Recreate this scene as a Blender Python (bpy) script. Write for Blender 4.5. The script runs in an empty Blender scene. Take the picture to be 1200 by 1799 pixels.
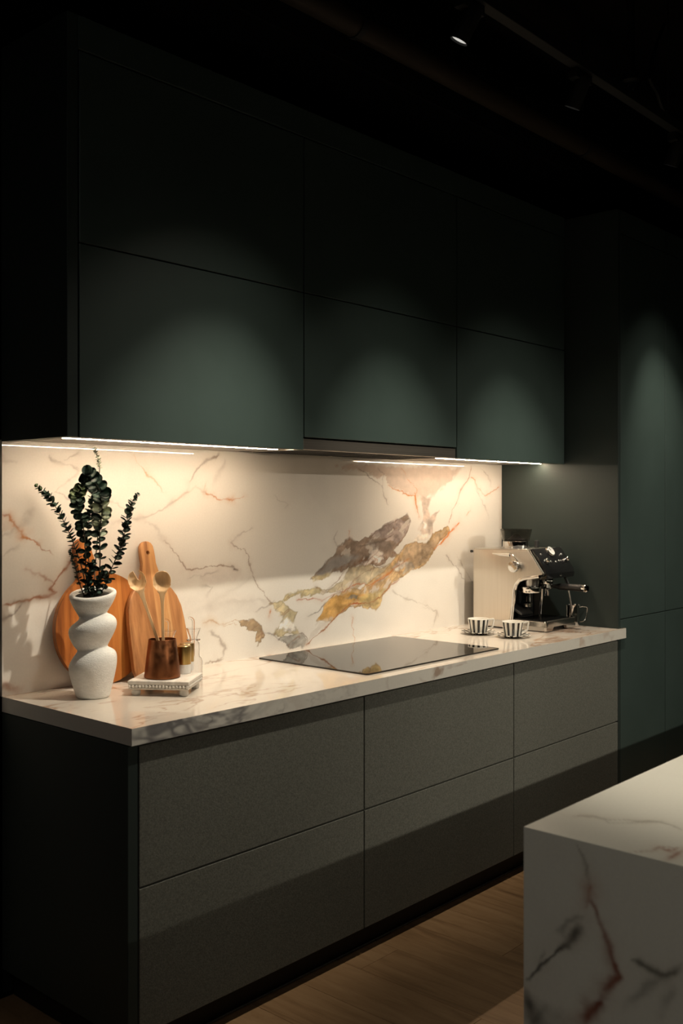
import bpy, bmesh, math, random
import numpy as np
from mathutils import Vector, Matrix

# ------------------------------------------------------------------ camera, world, exposure
SC = bpy.context.scene
COL = SC.collection
PI = math.pi
YAW = 0.7311
cam_d = bpy.data.cameras.new('camera')
cam = bpy.data.objects.new('camera', cam_d)
COL.objects.link(cam)
cam.location = (-1.5615, -2.7636, 1.48125)
cam.rotation_euler = (PI / 2, 0, YAW - PI / 2)
cam_d.sensor_width = 36.0
cam_d.lens = 35.38
cam_d.shift_y = -0.0096
cam_d.clip_start = 0.05
cam_d.dof.use_dof = True
cam_d.dof.focus_distance = 3.7
cam_d.dof.aperture_fstop = 5.0
SC.camera = cam

world = bpy.data.worlds.new('world')
SC.world = world
world.use_nodes = True
wbg = world.node_tree.nodes['Background']
wbg.inputs[0].default_value = (0.9, 1.0, 0.95, 1)
wbg.inputs[1].default_value = 0.002

SC.view_settings.view_transform = 'Standard'
SC.view_settings.look = 'None'
SC.view_settings.gamma = 1.0
SC.view_settings.use_curve_mapping = False
SC.view_settings.exposure = 0.0

# spot heads on the tracks, two of them added fills, (x, y, z), target, watts, cone degrees
TRACK_Y, TRACK_Z = -1.15, 2.765
NEAR_SPOTS = [((0.73, TRACK_Y, TRACK_Z), (0.40, -0.22, 0.90), 128, 48),
              ((1.36, TRACK_Y, TRACK_Z), (1.42, -0.24, 0.90), 105, 48),
              ((2.11, TRACK_Y, TRACK_Z), (2.30, -0.26, 0.90), 112, 48),
              ((2.95, TRACK_Y, TRACK_Z), (3.36, -0.44, 0.90), 78, 50),
              ((0.30, TRACK_Y, TRACK_Z), (0.80, -2.08, 0.90), 150, 44)]  # last one: unseen spot added to brighten the island top
SPILL = (0.12, 74)          # share of the watts and cone of the soft spill round each near beam
FAR_SPOTS = [((2.9, -5.75, 2.76), (2.5, -0.6, 0.40), 400, 42),
             ((0.35, -5.75, 2.76), (0.45, -0.6, 0.60), 95, 40),
             ((-2.1, -2.9, 2.76), (0.0, -2.25, 0.74), 24, 44)]  # last one: unseen spot added to brighten the island's waterfall end
FILL_LAMP = ((-2.7, -2.4, 3.30), 1.1, 3.5)  # unseen area lamp added as weak ambient fill from the left
LED_STRENGTH = 235.0
LED_COLOR = (1.0, 0.79, 0.56)
SPOT_COLOR = (1.0, 0.90, 0.735)

# ------------------------------------------------------------------ helpers
def link(o):
    COL.objects.link(o)
    return o

def empty(name, loc=(0, 0, 0), rz=0.0):
    o = bpy.data.objects.new(name, None)
    o.empty_display_size = 0.05
    o.location = loc
    o.rotation_euler = (0, 0, rz)
    return link(o)

def tag(o, label=None, cat=None, group=None, kind=None):
    if label: o['label'] = label
    if cat: o['category'] = cat
    if group: o['group'] = group
    if kind: o['kind'] = kind
    return o

def thing(name, label, cat, loc=(0, 0, 0), rz=0.0, group=None):
    return tag(empty(name, loc, rz), label, cat, group)

def obj(name, bm, mat, parent=None, world=False, smooth=False):
    """link a bmesh as one object; world=True: shape given in world axes, made local to the parent empty"""
    if world and parent is not None:
        p = parent
        off = Vector((0, 0, 0))
        while p is not None:
            off += p.location
            p = p.parent
        bmesh.ops.translate(bm, verts=bm.verts, vec=-off)
    me = bpy.data.meshes.new(name)
    bm.normal_update()
    bm.to_mesh(me)
    bm.free()
    if mat is not None: me.materials.append(mat)
    if smooth:
        me.polygons.foreach_set('use_smooth', [True] * len(me.polygons))
        try: me.set_sharp_from_angle(angle=math.radians(38))
        except Exception: pass
    o = bpy.data.objects.new(name, me)
    link(o)
    if parent is not None: o.parent = parent
    return o

def NB(): return bmesh.new()

def box(bm, x0, x1, y0, y1, z0, z1, bev=0.0, seg=1):
    v = [bm.verts.new((x, y, z)) for z in (z0, z1) for y in (y0, y1) for x in (x0, x1)]
    fs = [bm.faces.new([v[i] for i in q]) for q in
          ((0, 2, 3, 1), (4, 5, 7, 6), (0, 1, 5, 4), (2, 6, 7, 3), (0, 4, 6, 2), (1, 3, 7, 5))]
    if bev > 0:
        es = list({e for f in fs for e in f.edges})
        bmesh.ops.bevel(bm, geom=es, offset=bev, segments=seg, affect='EDGES', profile=0.5)
    return bm

def bbox(*a, bev=0.0012, seg=1):
    return box(NB(), *a, bev=bev, seg=seg)

def frame_z(t):
    t = Vector(t).normalized()
    a = Vector((0, 0, 1)) if abs(t.z) < 0.9 else Vector((1, 0, 0))
    u = t.cross(a).normalized()
    return u, t.cross(u).normalized(), t

def tube(bm, pts, r, n=10, cap=True):
    pts = [Vector(p) for p in pts]
    rs = r if isinstance(r, (list, tuple)) else [r] * len(pts)
    rings = []
    u = None
    for i, p in enumerate(pts):
        t = (pts[min(i + 1, len(pts) - 1)] - pts[max(i - 1, 0)]).normalized()
        if u is None: u, w, t = frame_z(t)
        else:
            u = (u - t * u.dot(t)).normalized()
            w = t.cross(u)
        rings.append([bm.verts.new(p + (u * math.cos(2 * PI * k / n) + w * math.sin(2 * PI * k / n)) * rs[i]) for k in range(n)])
    for a, b in zip(rings, rings[1:]):
        for k in range(n):
            bm.faces.new((a[k], a[(k + 1) % n], b[(k + 1) % n], b[k]))
    if cap:
        bm.faces.new(rings[0][::-1]); bm.faces.new(rings[-1])
    return bm

def lathe(bm, prof, n=32, c=(0, 0, 0), axis=None, sx=1.0, sy=1.0):
    """prof: (radius, height) list; axis: direction of the height"""
    c = Vector(c)
    if axis is None: u, w, t = Vector((1, 0, 0)), Vector((0, 1, 0)), Vector((0, 0, 1))
    else: u, w, t = frame_z(axis)
    rings = []
    for r, h in prof:
        if r < 1e-6: rings.append([bm.verts.new(c + t * h)])
        else: rings.append([bm.verts.new(c + t * h + u * (r * sx * math.cos(2 * PI * k / n)) + w * (r * sy * math.sin(2 * PI * k / n))) for k in range(n)])
    for a, b in zip(rings, rings[1:]):
        for k in range(n):
            k2 = (k + 1) % n
            if len(a) == 1 and len(b) == 1: continue
            if len(a) == 1: bm.faces.new((a[0], b[k2], b[k]))
            elif len(b) == 1: bm.faces.new((a[k], a[k2], b[0]))
            else: bm.faces.new((a[k], a[k2], b[k2], b[k]))
    bmesh.ops.recalc_face_normals(bm, faces=bm.faces)
    return bm

def prism(bm, poly, h0, h1, plane='xy', bev=0.0, seg=1):
    """poly in the given plane, extruded along the remaining axis from h0 to h1"""
    def P(a, b, h):
        return {'xy': (a, b, h), 'yz': (h, a, b), 'xz': (a, h, b)}[plane]
    lo = [bm.verts.new(P(a, b, h0)) for a, b in poly]
    hi = [bm.verts.new(P(a, b, h1)) for a, b in poly]
    f = [bm.faces.new(lo[::-1]), bm.faces.new(hi)]
    n = len(poly)
    f += [bm.faces.new((lo[i], lo[(i + 1) % n], hi[(i + 1) % n], hi[i])) for i in range(n)]
    if bev > 0:
        es = list(f[0].edges) + list(f[1].edges)
        bmesh.ops.bevel(bm, geom=es, offset=bev, segments=seg, affect='EDGES', profile=0.5)
    bmesh.ops.recalc_face_normals(bm, faces=bm.faces)
    return bm

def smooth_poly(pts, it=2):
    for _ in range(it):
        q = []
        for i in range(len(pts)):
            a, b = pts[i], pts[(i + 1) % len(pts)]
            q.append((a[0] * .75 + b[0] * .25, a[1] * .75 + b[1] * .25))
            q.append((a[0] * .25 + b[0] * .75, a[1] * .25 + b[1] * .75))
        pts = q
    return pts

def curve_pts(pts, n):
    """Catmull-Rom through pts, n samples"""
    P = [np.array(p, float) for p in pts]
    P = [2 * P[0] - P[1]] + P + [2 * P[-1] - P[-2]]
    out = []
    m = len(P) - 3
    for i in range(n):
        s = i / (n - 1) * m
        k = min(int(s), m - 1)
        t = s - k
        a, b, c, d = P[k:k + 4]
        out.append(0.5 * (2 * b + (c - a) * t + (2 * a - 5 * b + 4 * c - d) * t * t + (3 * b - a - 3 * c + d) * t ** 3))
    return out

# ------------------------------------------------------------------ numeric noise for the stone
_rng = np.random.RandomState(7)
_PERM = np.concatenate([_rng.permutation(256)] * 3)
_VAL = _rng.rand(256).astype(np.float32)

def vnoise(p):
    i = np.floor(p).astype(np.int64)
    f = (p - i).astype(np.float32)
    f = f * f * (3 - 2 * f)
    i &= 255
    out = 0
    for dx in (0, 1):
        wx = f[:, 0] if dx else 1 - f[:, 0]
        for dy in (0, 1):
            wy = f[:, 1] if dy else 1 - f[:, 1]
            for dz in (0, 1):
                wz = f[:, 2] if dz else 1 - f[:, 2]
                h = _PERM[_PERM[_PERM[(i[:, 0] + dx) & 255] + ((i[:, 1] + dy) & 255)] + ((i[:, 2] + dz) & 255)]
                out = out + wx * wy * wz * _VAL[h]
    return out * 2 - 1

def fbm(p, octv=4, gain=0.5):
    a, s, out = 1.0, 0.0, 0
    q = p.copy()
    for _ in range(octv):
        out = out + a * vnoise(q)
        s += a
        a *= gain
        q = q * 2.03 + 17.3
    return out / s * 1.6

def sstep(a, b, x):
    t = np.clip((x - a) / (b - a), 0, 1)
    return t * t * (3 - 2 * t)

def seg_dist(P, pts):
    d = np.full(len(P), 1e9, np.float32)
    tt = np.zeros(len(P), np.float32)
    L = 0.0
    for a, b in zip(pts, pts[1:]):
        a = np.array(a, np.float32); b = np.array(b, np.float32)
        ab = b - a
        l2 = max(float(ab @ ab), 1e-9)
        t = np.clip(((P - a) @ ab) / l2, 0, 1)
        dd = np.hypot(*(P - a - t[:, None] * ab).T)
        m = dd < d
        d[m] = dd[m]
        tt[m] = L + t[m] * math.sqrt(l2)
        L += math.sqrt(l2)
    return d, tt, L

def inside(P, poly):
    x, y = P[:, 0], P[:, 1]
    c = np.zeros(len(P), bool)
    n = len(poly)
    for i in range(n):
        x0, y0 = poly[i]; x1, y1 = poly[(i + 1) % n]
        if y0 == y1: continue
        c ^= ((y0 > y) != (y1 > y)) & (x < (x1 - x0) * (y - y0) / (y1 - y0) + x0)
    return c

def paint(base, P2, P3, blobs, veins, amp):
    """stone figure: P2 in metres on the slab's own face; features in mm"""
    w = np.stack([fbm(P3 * 9 + 3.1, 4), fbm(P3 * 9 + 41.7, 4)], 1) * amp
    w2 = np.stack([fbm(P3 * 38 + 5.1, 3), fbm(P3 * 38 + 71.7, 3)], 1) * amp * 0.62
    w3 = np.stack([fbm(P3 * 130 + 15.1, 3), fbm(P3 * 130 + 91.7, 3)], 1) * amp * 0.20
    Q = (P2 + w + w2 + w3).astype(np.float32)
    ca, sa = math.cos(.62), math.sin(.62)
    R = np.stack([P2[:, 0] * ca + P2[:, 1] * sa, -P2[:, 0] * sa + P2[:, 1] * ca, P2[:, 0] * 0], 1) + np.stack([w[:, 0], w[:, 1], w[:, 0] * 0], 1) * 2.2
    flow = fbm(R * np.array([9, 30, 1]) + 61, 4)
    thread = np.abs(fbm(R * np.array([7, 26, 1]) + 161, 4))
    pale = fbm(R * np.array([14, 30, 1]) + 261, 4)
    thin = fbm(P3 * 22 + 9.0, 3)
    feather = fbm(R * np.array([20, 55, 1]) + 401, 4)
    Q = (Q + np.stack([ca * feather, sa * feather], 1) * amp * .9 * (1 if len(blobs) > 3 else 0)).astype(np.float32)
    mott = fbm(P3 * np.array([60, 60, 60]) + 3, 4)
    mott2 = fbm((P3 + np.stack([w[:, 0], w[:, 0], w[:, 1]], 1) * 3) * np.array([18, 18, 42]) + 31, 4)
    col = base
    for poly, c, a, soft in blobs:
        pg = [(x / 1000., y / 1000.) for x, y in poly]
        lo = np.min(pg, 0) - .05; hi = np.max(pg, 0) + .05
        m = np.where(((Q > lo) & (Q < hi)).all(1))[0]
        if not len(m): continue
        q = Q[m]
        d, _, _ = seg_dist(q, pg + [pg[0]])
        d = np.where(inside(q, pg), d, -d) * 1000
        rag = soft < 9
        d = d + (feather[m] * (6.0 if rag else 10.0) + mott[m] * 2.2)
        sv = soft * (.35 + 1.1 * sstep(-.5, .9, thin[m]))
        k = sstep(-1, 1, d / sv) * a
        edge = np.exp(-((d - 1.5) / 3.0) ** 2) * 0.30 * (a > .8) * (soft < 6)
        mv = 1.0 if rag else .28
        cc = np.array(c, np.float32) * (1 + mv * (0.22 * mott[m] + 0.38 * mott2[m]))[:, None]
        if a > .8 and soft < 9:
            cc = cc * (1 + .40 * flow[m])[:, None]
            kt = (np.exp(-(thread[m] / .05) ** 2) * .55)[:, None]
            cc = cc * (1 - kt) + np.array([.24, .10, .04], np.float32) * kt
            kp = (sstep(.52, .75, pale[m]) * .65)[:, None] * (c[0] < .65)
            cc = cc * (1 - kp) + np.array([.70, .62, .54], np.float32) * kp
        cc = cc * (1 - edge)[:, None]
        col[m] = col[m] * (1 - k)[:, None] + np.clip(cc, .02, .9) * k[:, None]
    for line, c, a, wd in veins:
        pg = [(x / 1000., y / 1000.) for x, y in line]
        lo = np.min(pg, 0) - .04; hi = np.max(pg, 0) + .04
        m = np.where(((Q > lo) & (Q < hi)).all(1))[0]
        if not len(m): continue
        d, t, L = seg_dist(Q[m], pg)
        ww = wd * .70 * (0.40 + 0.6 * np.clip(1 + 1.5 * thin[m], .1, 2.6)) / 1000.
        taper = sstep(-.001, .012, t) * 0.5 + 0.5
        taper *= sstep(-.001, .02, L - t) * 0.5 + 0.5
        k = np.exp(-(d / ww) ** 2) * a * np.clip(.95 + .7 * mott2[m], .3, 1.15) * taper
        halo = np.exp(-(d / np.minimum(ww * 5.5, .020)) ** 2) * a * .17 * np.clip(.8 + .7 * thin[m], .2, 1.4)
        cc = np.array(c, np.float32)
        hc = cc * .5 + np.array([.35, .28, .22], np.float32)
        col[m] = col[m] * (1 - halo)[:, None] + hc * halo[:, None]
        col[m] = col[m] * (1 - k)[:, None] + cc * k[:, None]
    return col

def stone_base(P3, tint=(.80, .755, .69)):
    t = np.array(tint, np.float32)
    c = fbm(P3 * 3.2 + 11, 4)
    g = fbm(P3 * 8 + 57, 4)
    col = np.ones((len(P3), 3), np.float32) * t
    k = sstep(.15, .9, c)[:, None] * .16
    col = col * (1 - k) + np.array([.60, .53, .47]) * k
    k = sstep(.25, .95, g)[:, None] * .10
    return (col * (1 - k) + np.array([.55, .50, .46]) * k).astype(np.float32)

def natural_veins(col, P3, scale, seed, colour, alpha, width, stretch=(1, 1, 1)):
    q = P3 * np.array(stretch) * scale + seed
    q = q + np.stack([fbm(q * .8 + 5, 3), fbm(q * .8 + 23, 3), fbm(q * .8 + 77, 3)], 1) * .55
    n = np.abs(fbm(q, 4))
    gate = sstep(-.1, .55, fbm(P3 * scale * .6 + seed * 2, 2))
    k = (np.exp(-(n / width) ** 2) * gate * alpha)[:, None]
    return col * (1 - k) + np.array(colour, np.float32) * k

def grid_faces(name, faces, mat, parent=None, world=False):
    """faces: (origin, u, v, nu, nv, colour function); one mesh of gridded slab faces with a stone colour attribute"""
    VV, FF, CC = [], [], []
    off = 0
    for o, u, v, nu, nv, fn in faces:
        o, u, v = (np.array(a, np.float64) for a in (o, u, v))
        a = np.linspace(0, 1, nu + 1); b = np.linspace(0, 1, nv + 1)
        A, B = np.meshgrid(a, b)
        P = o + A.reshape(-1, 1) * u + B.reshape(-1, 1) * v
        idx = np.arange((nu + 1) * (nv + 1)).reshape(nv + 1, nu + 1)
        q = np.stack([idx[:-1, :-1], idx[:-1, 1:], idx[1:, 1:], idx[1:, :-1]], -1).reshape(-1, 4) + off
        CC.append(fn(P)); VV.append(P); FF.append(q)
        off += len(P)
    V = np.concatenate(VV); F = np.concatenate(FF); Cc = np.concatenate(CC)
    if world and parent is not None: V = V - np.array(parent.location)
    me = bpy.data.meshes.new(name)
    me.vertices.add(len(V)); me.vertices.foreach_set('co', V.astype(np.float32).ravel())
    me.loops.add(F.size); me.loops.foreach_set('vertex_index', F.astype(np.int32).ravel())
    me.polygons.add(len(F))
    me.polygons.foreach_set('loop_start', np.arange(0, F.size, 4, dtype=np.int32))
    me.update(calc_edges=True)
    at = me.color_attributes.new('stone', 'FLOAT_COLOR', 'POINT')
    at.data.foreach_set('color', np.concatenate([np.clip(Cc, 0, 1), np.ones((len(Cc), 1))], 1).astype(np.float32).ravel())
    me.materials.append(mat)
    o = link(bpy.data.objects.new(name, me))
    if parent is not None: o.parent = parent
    return o

# ------------------------------------------------------------------ materials
def mat(name, color=(.5, .5, .5), rough=.5, metal=0.0, spec=.5, **kw):
    m = bpy.data.materials.new(name)
    m.use_nodes = True
    b = m.node_tree.nodes['Principled BSDF']
    b.inputs['Base Color'].default_value = (*color, 1)
    b.inputs['Roughness'].default_value = rough
    b.inputs['Metallic'].default_value = metal
    b.inputs['Specular IOR Level'].default_value = spec
    for k, v in kw.items(): b.inputs[k].default_value = v
    return m

def nd(m, t, **inp):
    n = m.node_tree.nodes.new(t)
    for k, v in inp.items():
        if k in n.inputs.keys(): n.inputs[k].default_value = v
        else: setattr(n, k, v)
    return n

def lk(m, a, b): m.node_tree.links.new(a, b)

def P(m): return m.node_tree.nodes['Principled BSDF']

def noisy(m, c1, c2, scale=(10, 10, 10), detail=4, lo=.35, hi=.65, bump=0.0, bscale=None, coords='Object', dist=.002):
    """mix two colours by stretched noise, optional fine relief"""
    tc = nd(m, 'ShaderNodeTexCoord')
    mp = nd(m, 'ShaderNodeMapping'); mp.inputs['Scale'].default_value = scale
    lk(m, tc.outputs[coords], mp.inputs[0])
    nz = nd(m, 'ShaderNodeTexNoise', Scale=1.0, Detail=float(detail), Roughness=.6)
    lk(m, mp.outputs[0], nz.inputs['Vector'])
    rp = nd(m, 'ShaderNodeValToRGB')
    rp.color_ramp.elements[0].position = lo; rp.color_ramp.elements[0].color = (*c1, 1)
    rp.color_ramp.elements[1].position = hi; rp.color_ramp.elements[1].color = (*c2, 1)
    lk(m, nz.outputs['Fac'], rp.inputs[0])
    lk(m, rp.outputs[0], P(m).inputs['Base Color'])
    if bump:
        mp2 = nd(m, 'ShaderNodeMapping'); mp2.inputs['Scale'].default_value = bscale or scale
        lk(m, tc.outputs[coords], mp2.inputs[0])
        n2 = nd(m, 'ShaderNodeTexNoise', Scale=1.0, Detail=3.0, Roughness=.6)
        lk(m, mp2.outputs[0], n2.inputs['Vector'])
        bp = nd(m, 'ShaderNodeBump', Strength=bump, Distance=dist)
        lk(m, n2.outputs['Fac'], bp.inputs['Height'])
        lk(m, bp.outputs[0], P(m).inputs['Normal'])
    return m

def emit(name, color, s):
    m = bpy.data.materials.new(name)
    m.use_nodes = True
    nt = m.node_tree
    nt.nodes.remove(nt.nodes['Principled BSDF'])
    e = nt.nodes.new('ShaderNodeEmission')
    e.inputs[0].default_value = (*color, 1); e.inputs[1].default_value = s
    nt.links.new(e.outputs[0], nt.nodes['Material Output'].inputs[0])
    return m

def stone_mat(name, rough, spec=.5):
    m = mat(name, (.8, .75, .7), rough, spec=spec)
    at = nd(m, 'ShaderNodeAttribute', attribute_name='stone')
    tc = nd(m, 'ShaderNodeTexCoord')
    nz = nd(m, 'ShaderNodeTexNoise', Scale=160.0, Detail=3.0)
    lk(m, tc.outputs['Object'], nz.inputs['Vector'])
    mr = nd(m, 'ShaderNodeMapRange'); mr.inputs[3].default_value = .95; mr.inputs[4].default_value = 1.05
    lk(m, nz.outputs['Fac'], mr.inputs[0])
    mx = nd(m, 'ShaderNodeMix', data_type='RGBA', blend_type='MULTIPLY')
    mx.inputs[0].default_value = 1.0
    lk(m, at.outputs['Color'], mx.inputs[6]); lk(m, mr.outputs[0], mx.inputs[7])
    lk(m, mx.outputs[2], P(m).inputs['Base Color'])
    return m

def glass(name, color=(1, 1, 1), rough=0.0, ior=1.45):
    m = mat(name, color, rough)
    P(m).inputs['Transmission Weight'].default_value = 1.0
    P(m).inputs['IOR'].default_value = ior
    return m

M = {}
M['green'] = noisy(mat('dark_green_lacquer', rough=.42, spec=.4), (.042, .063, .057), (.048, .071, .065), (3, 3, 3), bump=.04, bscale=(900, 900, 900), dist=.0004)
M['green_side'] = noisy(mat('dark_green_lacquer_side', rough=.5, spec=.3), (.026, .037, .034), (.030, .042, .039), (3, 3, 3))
M['grey_front'] = noisy(mat('grey_textured_front', rough=.62, spec=.3), (.095, .098, .084), (.180, .183, .158), (210, 210, 210), detail=3, lo=.28, hi=.72, bump=.8, bscale=(260, 260, 260), dist=.0008)
M['carcass'] = mat('carcass_black', (.006, .006, .006), .7, spec=.2)
M['plinth'] = noisy(mat('plinth_black', rough=.5, spec=.3), (.008, .008, .008), (.011, .011, .011), (20, 20, 20))
M['stone'] = stone_mat('polished_marble', .012)
M['stone_edge'] = stone_mat('polished_marble_worktop', .03)
M['stone_honed'] = stone_mat('honed_marble', .38, .4)
M['underside'] = noisy(mat('pale_underside_board', rough=.45), (.30, .27, .23), (.36, .32, .28), (4, 60, 4))
M['alu'] = mat('brushed_aluminium', (.62, .60, .57), .35, 1.0)
M['steel'] = noisy(mat('brushed_steel', rough=.28, metal=1.0), (.57, .55, .52), (.63, .61, .57), (120, 4, 4), detail=2)
M['steel_panel'] = noisy(mat('brushed_steel_panel', rough=.36, metal=1.0), (.66, .61, .54), (.69, .64, .57), (3, 260, 3), detail=2)
M['hood_steel'] = noisy(mat('dark_brushed_steel', rough=.39, metal=1.0), (.46, .42, .37), (.56, .51, .45), (2, 200, 400), detail=2)
M['polished'] = noisy(mat('polished_steel', rough=.14, metal=1.0), (.60, .58, .54), (.66, .63, .59), (120, 4, 4), detail=2)
M['chrome'] = noisy(mat('chrome', rough=.08, metal=1.0), (.76, .75, .73), (.80, .79, .77), (20, 20, 20))
M['black_gloss'] = noisy(mat('black_gloss_panel', rough=.10), (.010, .010, .011), (.013, .013, .013), (30, 30, 30))
M['black_plastic'] = noisy(mat('black_plastic', rough=.42), (.014, .014, .014), (.020, .019, .018), (40, 40, 40))
M['cooktop'] = noisy(mat('black_ceramic_glass', rough=.03, spec=.6), (.006, .006, .006), (.008, .008, .007), (15, 15, 15))
M['wall'] = noisy(mat('dark_wall_paint', rough=.8, spec=.2), (.022, .022, .020), (.028, .027, .025), (6, 6, 6), bump=.2, bscale=(90, 90, 90))
M['wall_grey'] = noisy(mat('grey_wall_paint', rough=.75, spec=.2), (.20, .195, .18), (.23, .225, .21), (6, 6, 6), bump=.2, bscale=(90, 90, 90))
M['panel'] = emit('fill_panel_glow', (1, .97, .9), 1.0)  # glowing face of the added fill panel
M['ceiling'] = noisy(mat('black_ceiling_paint', rough=.9, spec=.1), (.006, .006, .006), (.010, .009, .009), (5, 5, 5))
M['black_metal'] = noisy(mat('black_powder_coat', rough=.55, spec=.3), (.010, .010, .010), (.014, .014, .014), (50, 50, 50))
M['pipe'] = noisy(mat('brown_painted_pipe', rough=.6, spec=.3), (.022, .015, .009), (.030, .021, .013), (6, 30, 30))
M['plaster'] = noisy(mat('rough_white_plaster', rough=.85, spec=.2), (.85, .83, .78), (.93, .91, .86), (55, 55, 160), detail=5, bump=.7, bscale=(170, 170, 420), dist=.0028)
M['soil'] = noisy(mat('dark_floral_foam', rough=.95), (.010, .010, .008), (.03, .028, .02), (120, 120, 120), bump=.8)
M['tray'] = noisy(mat('whitewashed_wood', rough=.6), (.62, .57, .50), (.80, .76, .70), (40, 12, 40), bump=.3, bscale=(160, 60, 160))
M['brass'] = noisy(mat('brushed_brass', rough=.28, metal=1.0), (.36, .25, .09), (.43, .30, .12), (300, 300, 3), detail=2)
M['white_marble_small'] = noisy(mat('white_stone', rough=.4), (.72, .70, .66), (.82, .80, .76), (60, 60, 60))
M['porcelain'] = noisy(mat('white_porcelain', rough=.12), (.80, .77, .70), (.84, .81, .74), (10, 10, 10))
M['clear'] = glass('clear_glass', (1, 1, 1))
M['smoke'] = glass('smoked_plastic', (.50, .49, .47), .02, 1.25)
M['led'] = emit('led_diffuser', LED_COLOR, LED_STRENGTH)
M['lens'] = emit('spot_lens', (1.0, .96, .88), .62)
M['dial'] = noisy(mat('white_dial', rough=.3), (.78, .77, .74), (.82, .81, .78), (10, 10, 10))
M['seal'] = noisy(mat('clear_seal_strip', rough=.15, spec=.8), (.10, .09, .08), (.16, .15, .13), (60, 60, 60))

def wood(name, stops, sc, rough=.45, bump=.15, stripes=None):
    """long grain along local Z; stripes = glued staves across local X"""
    m = mat(name, (.5, .3, .1), rough, spec=.35)
    tc = nd(m, 'ShaderNodeTexCoord')
    mp = nd(m, 'ShaderNodeMapping'); mp.inputs['Scale'].default_value = sc
    lk(m, tc.outputs['Object'], mp.inputs[0])
    nz = nd(m, 'ShaderNodeTexNoise', Scale=1.0, Detail=6.0, Roughness=.62, Distortion=.6)
    lk(m, mp.outputs[0], nz.inputs['Vector'])
    fac = nz.outputs['Fac']
    if stripes:
        sx = nd(m, 'ShaderNodeSeparateXYZ'); lk(m, tc.outputs['Object'], sx.inputs[0])
        mu = nd(m, 'ShaderNodeMath', operation='MULTIPLY'); lk(m, sx.outputs[0], mu.inputs[0]); mu.inputs[1].default_value = stripes
        fl = nd(m, 'ShaderNodeMath', operation='FLOOR'); lk(m, mu.outputs[0], fl.inputs[0])
        wn = nd(m, 'ShaderNodeTexWhiteNoise', noise_dimensions='1D'); lk(m, fl.outputs[0], wn.inputs['W'])
        s2 = nd(m, 'ShaderNodeMath', operation='MULTIPLY_ADD'); lk(m, wn.outputs['Value'], s2.inputs[0]); s2.inputs[1].default_value = .36; s2.inputs[2].default_value = -.18
        ad = nd(m, 'ShaderNodeMath', operation='ADD'); lk(m, fac, ad.inputs[0]); lk(m, s2.outputs[0], ad.inputs[1])
        fac = ad.outputs[0]
    rp = nd(m, 'ShaderNodeValToRGB')
    e = rp.color_ramp.elements
    while len(e) < len(stops): e.new(.5)
    for i, (p, c) in enumerate(stops): e[i].position = p; e[i].color = (*c, 1)
    lk(m, fac, rp.inputs[0]); lk(m, rp.outputs[0], P(m).inputs['Base Color'])
    bp = nd(m, 'ShaderNodeBump', Strength=bump, Distance=.001)
    lk(m, nz.outputs['Fac'], bp.inputs['Height']); lk(m, bp.outputs[0], P(m).inputs['Normal'])
    return m

M['acacia'] = wood('acacia_board', [(.22, (.26, .105, .04)), (.45, (.48, .22, .085)), (.6, (.58, .30, .12)), (.8, (.68, .41, .19))], (30, 30, 3.2), stripes=17)
M['acacia_round'] = wood('acacia_round_board', [(.2, (.20, .06, .015)), (.45, (.46, .155, .035)), (.62, (.56, .21, .05)), (.82, (.64, .30, .08))], (26, 26, 3), stripes=14)
M['beech'] = wood('pale_wood', [(.25, (.66, .38, .17)), (.5, (.80, .52, .27)), (.75, (.88, .64, .38))], (60, 60, 8), rough=.5)

def floor_wood():
    m = mat('oak_plank', (.2, .12, .06), .42, spec=.35)
    tc = nd(m, 'ShaderNodeTexCoord'); oi = nd(m, 'ShaderNodeObjectInfo')
    cb = nd(m, 'ShaderNodeVectorMath', operation='MULTIPLY_ADD')
    lk(m, oi.outputs['Random'], cb.inputs[0]); cb.inputs[1].default_value = (37, 91, 13); lk(m, tc.outputs['Object'], cb.inputs[2])
    mp = nd(m, 'ShaderNodeMapping'); mp.inputs['Scale'].default_value = (26, 2.2, 20)
    lk(m, cb.outputs[0], mp.inputs[0])
    nz = nd(m, 'ShaderNodeTexNoise', Scale=1.0, Detail=6.0, Roughness=.65, Distortion=.8)
    lk(m, mp.outputs[0], nz.inputs['Vector'])
    ad = nd(m, 'ShaderNodeMath', operation='MULTIPLY_ADD'); lk(m, oi.outputs['Random'], ad.inputs[0]); ad.inputs[1].default_value = .16
    lk(m, nz.outputs['Fac'], ad.inputs[2])
    rp = nd(m, 'ShaderNodeValToRGB')
    e = rp.color_ramp.elements; e.new(.55)
    for i, (p, c) in enumerate([(.3, (.17, .095, .045)), (.55, (.30, .175, .085)), (.85, (.40, .25, .13))]): e[i].position = p; e[i].color = (*c, 1)
    lk(m, ad.outputs[0], rp.inputs[0]); lk(m, rp.outputs[0], P(m).inputs['Base Color'])
    bp = nd(m, 'ShaderNodeBump', Strength=.15, Distance=.001); lk(m, nz.outputs['Fac'], bp.inputs['Height']); lk(m, bp.outputs[0], P(m).inputs['Normal'])
    return m
M['oak'] = floor_wood()

def copper_mat():
    m = mat('aged_copper', (.3, .1, .04), .34, 1.0)
    noisy(m, (.19, .070, .030), (.33, .130, .055), (22, 22, 22), detail=5)
    tc = nd(m, 'ShaderNodeTexCoord'); nz = nd(m, 'ShaderNodeTexNoise', Scale=45.0, Detail=5.0, Roughness=.7)
    lk(m, tc.outputs['Object'], nz.inputs['Vector'])
    mr = nd(m, 'ShaderNodeMapRange'); mr.inputs[1].default_value = .35; mr.inputs[2].default_value = .68; mr.inputs[3].default_value = .28; mr.inputs[4].default_value = .58
    lk(m, nz.outputs['Fac'], mr.inputs[0]); lk(m, mr.outputs[0], P(m).inputs['Roughness'])
    return m
M['copper'] = copper_mat()

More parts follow.
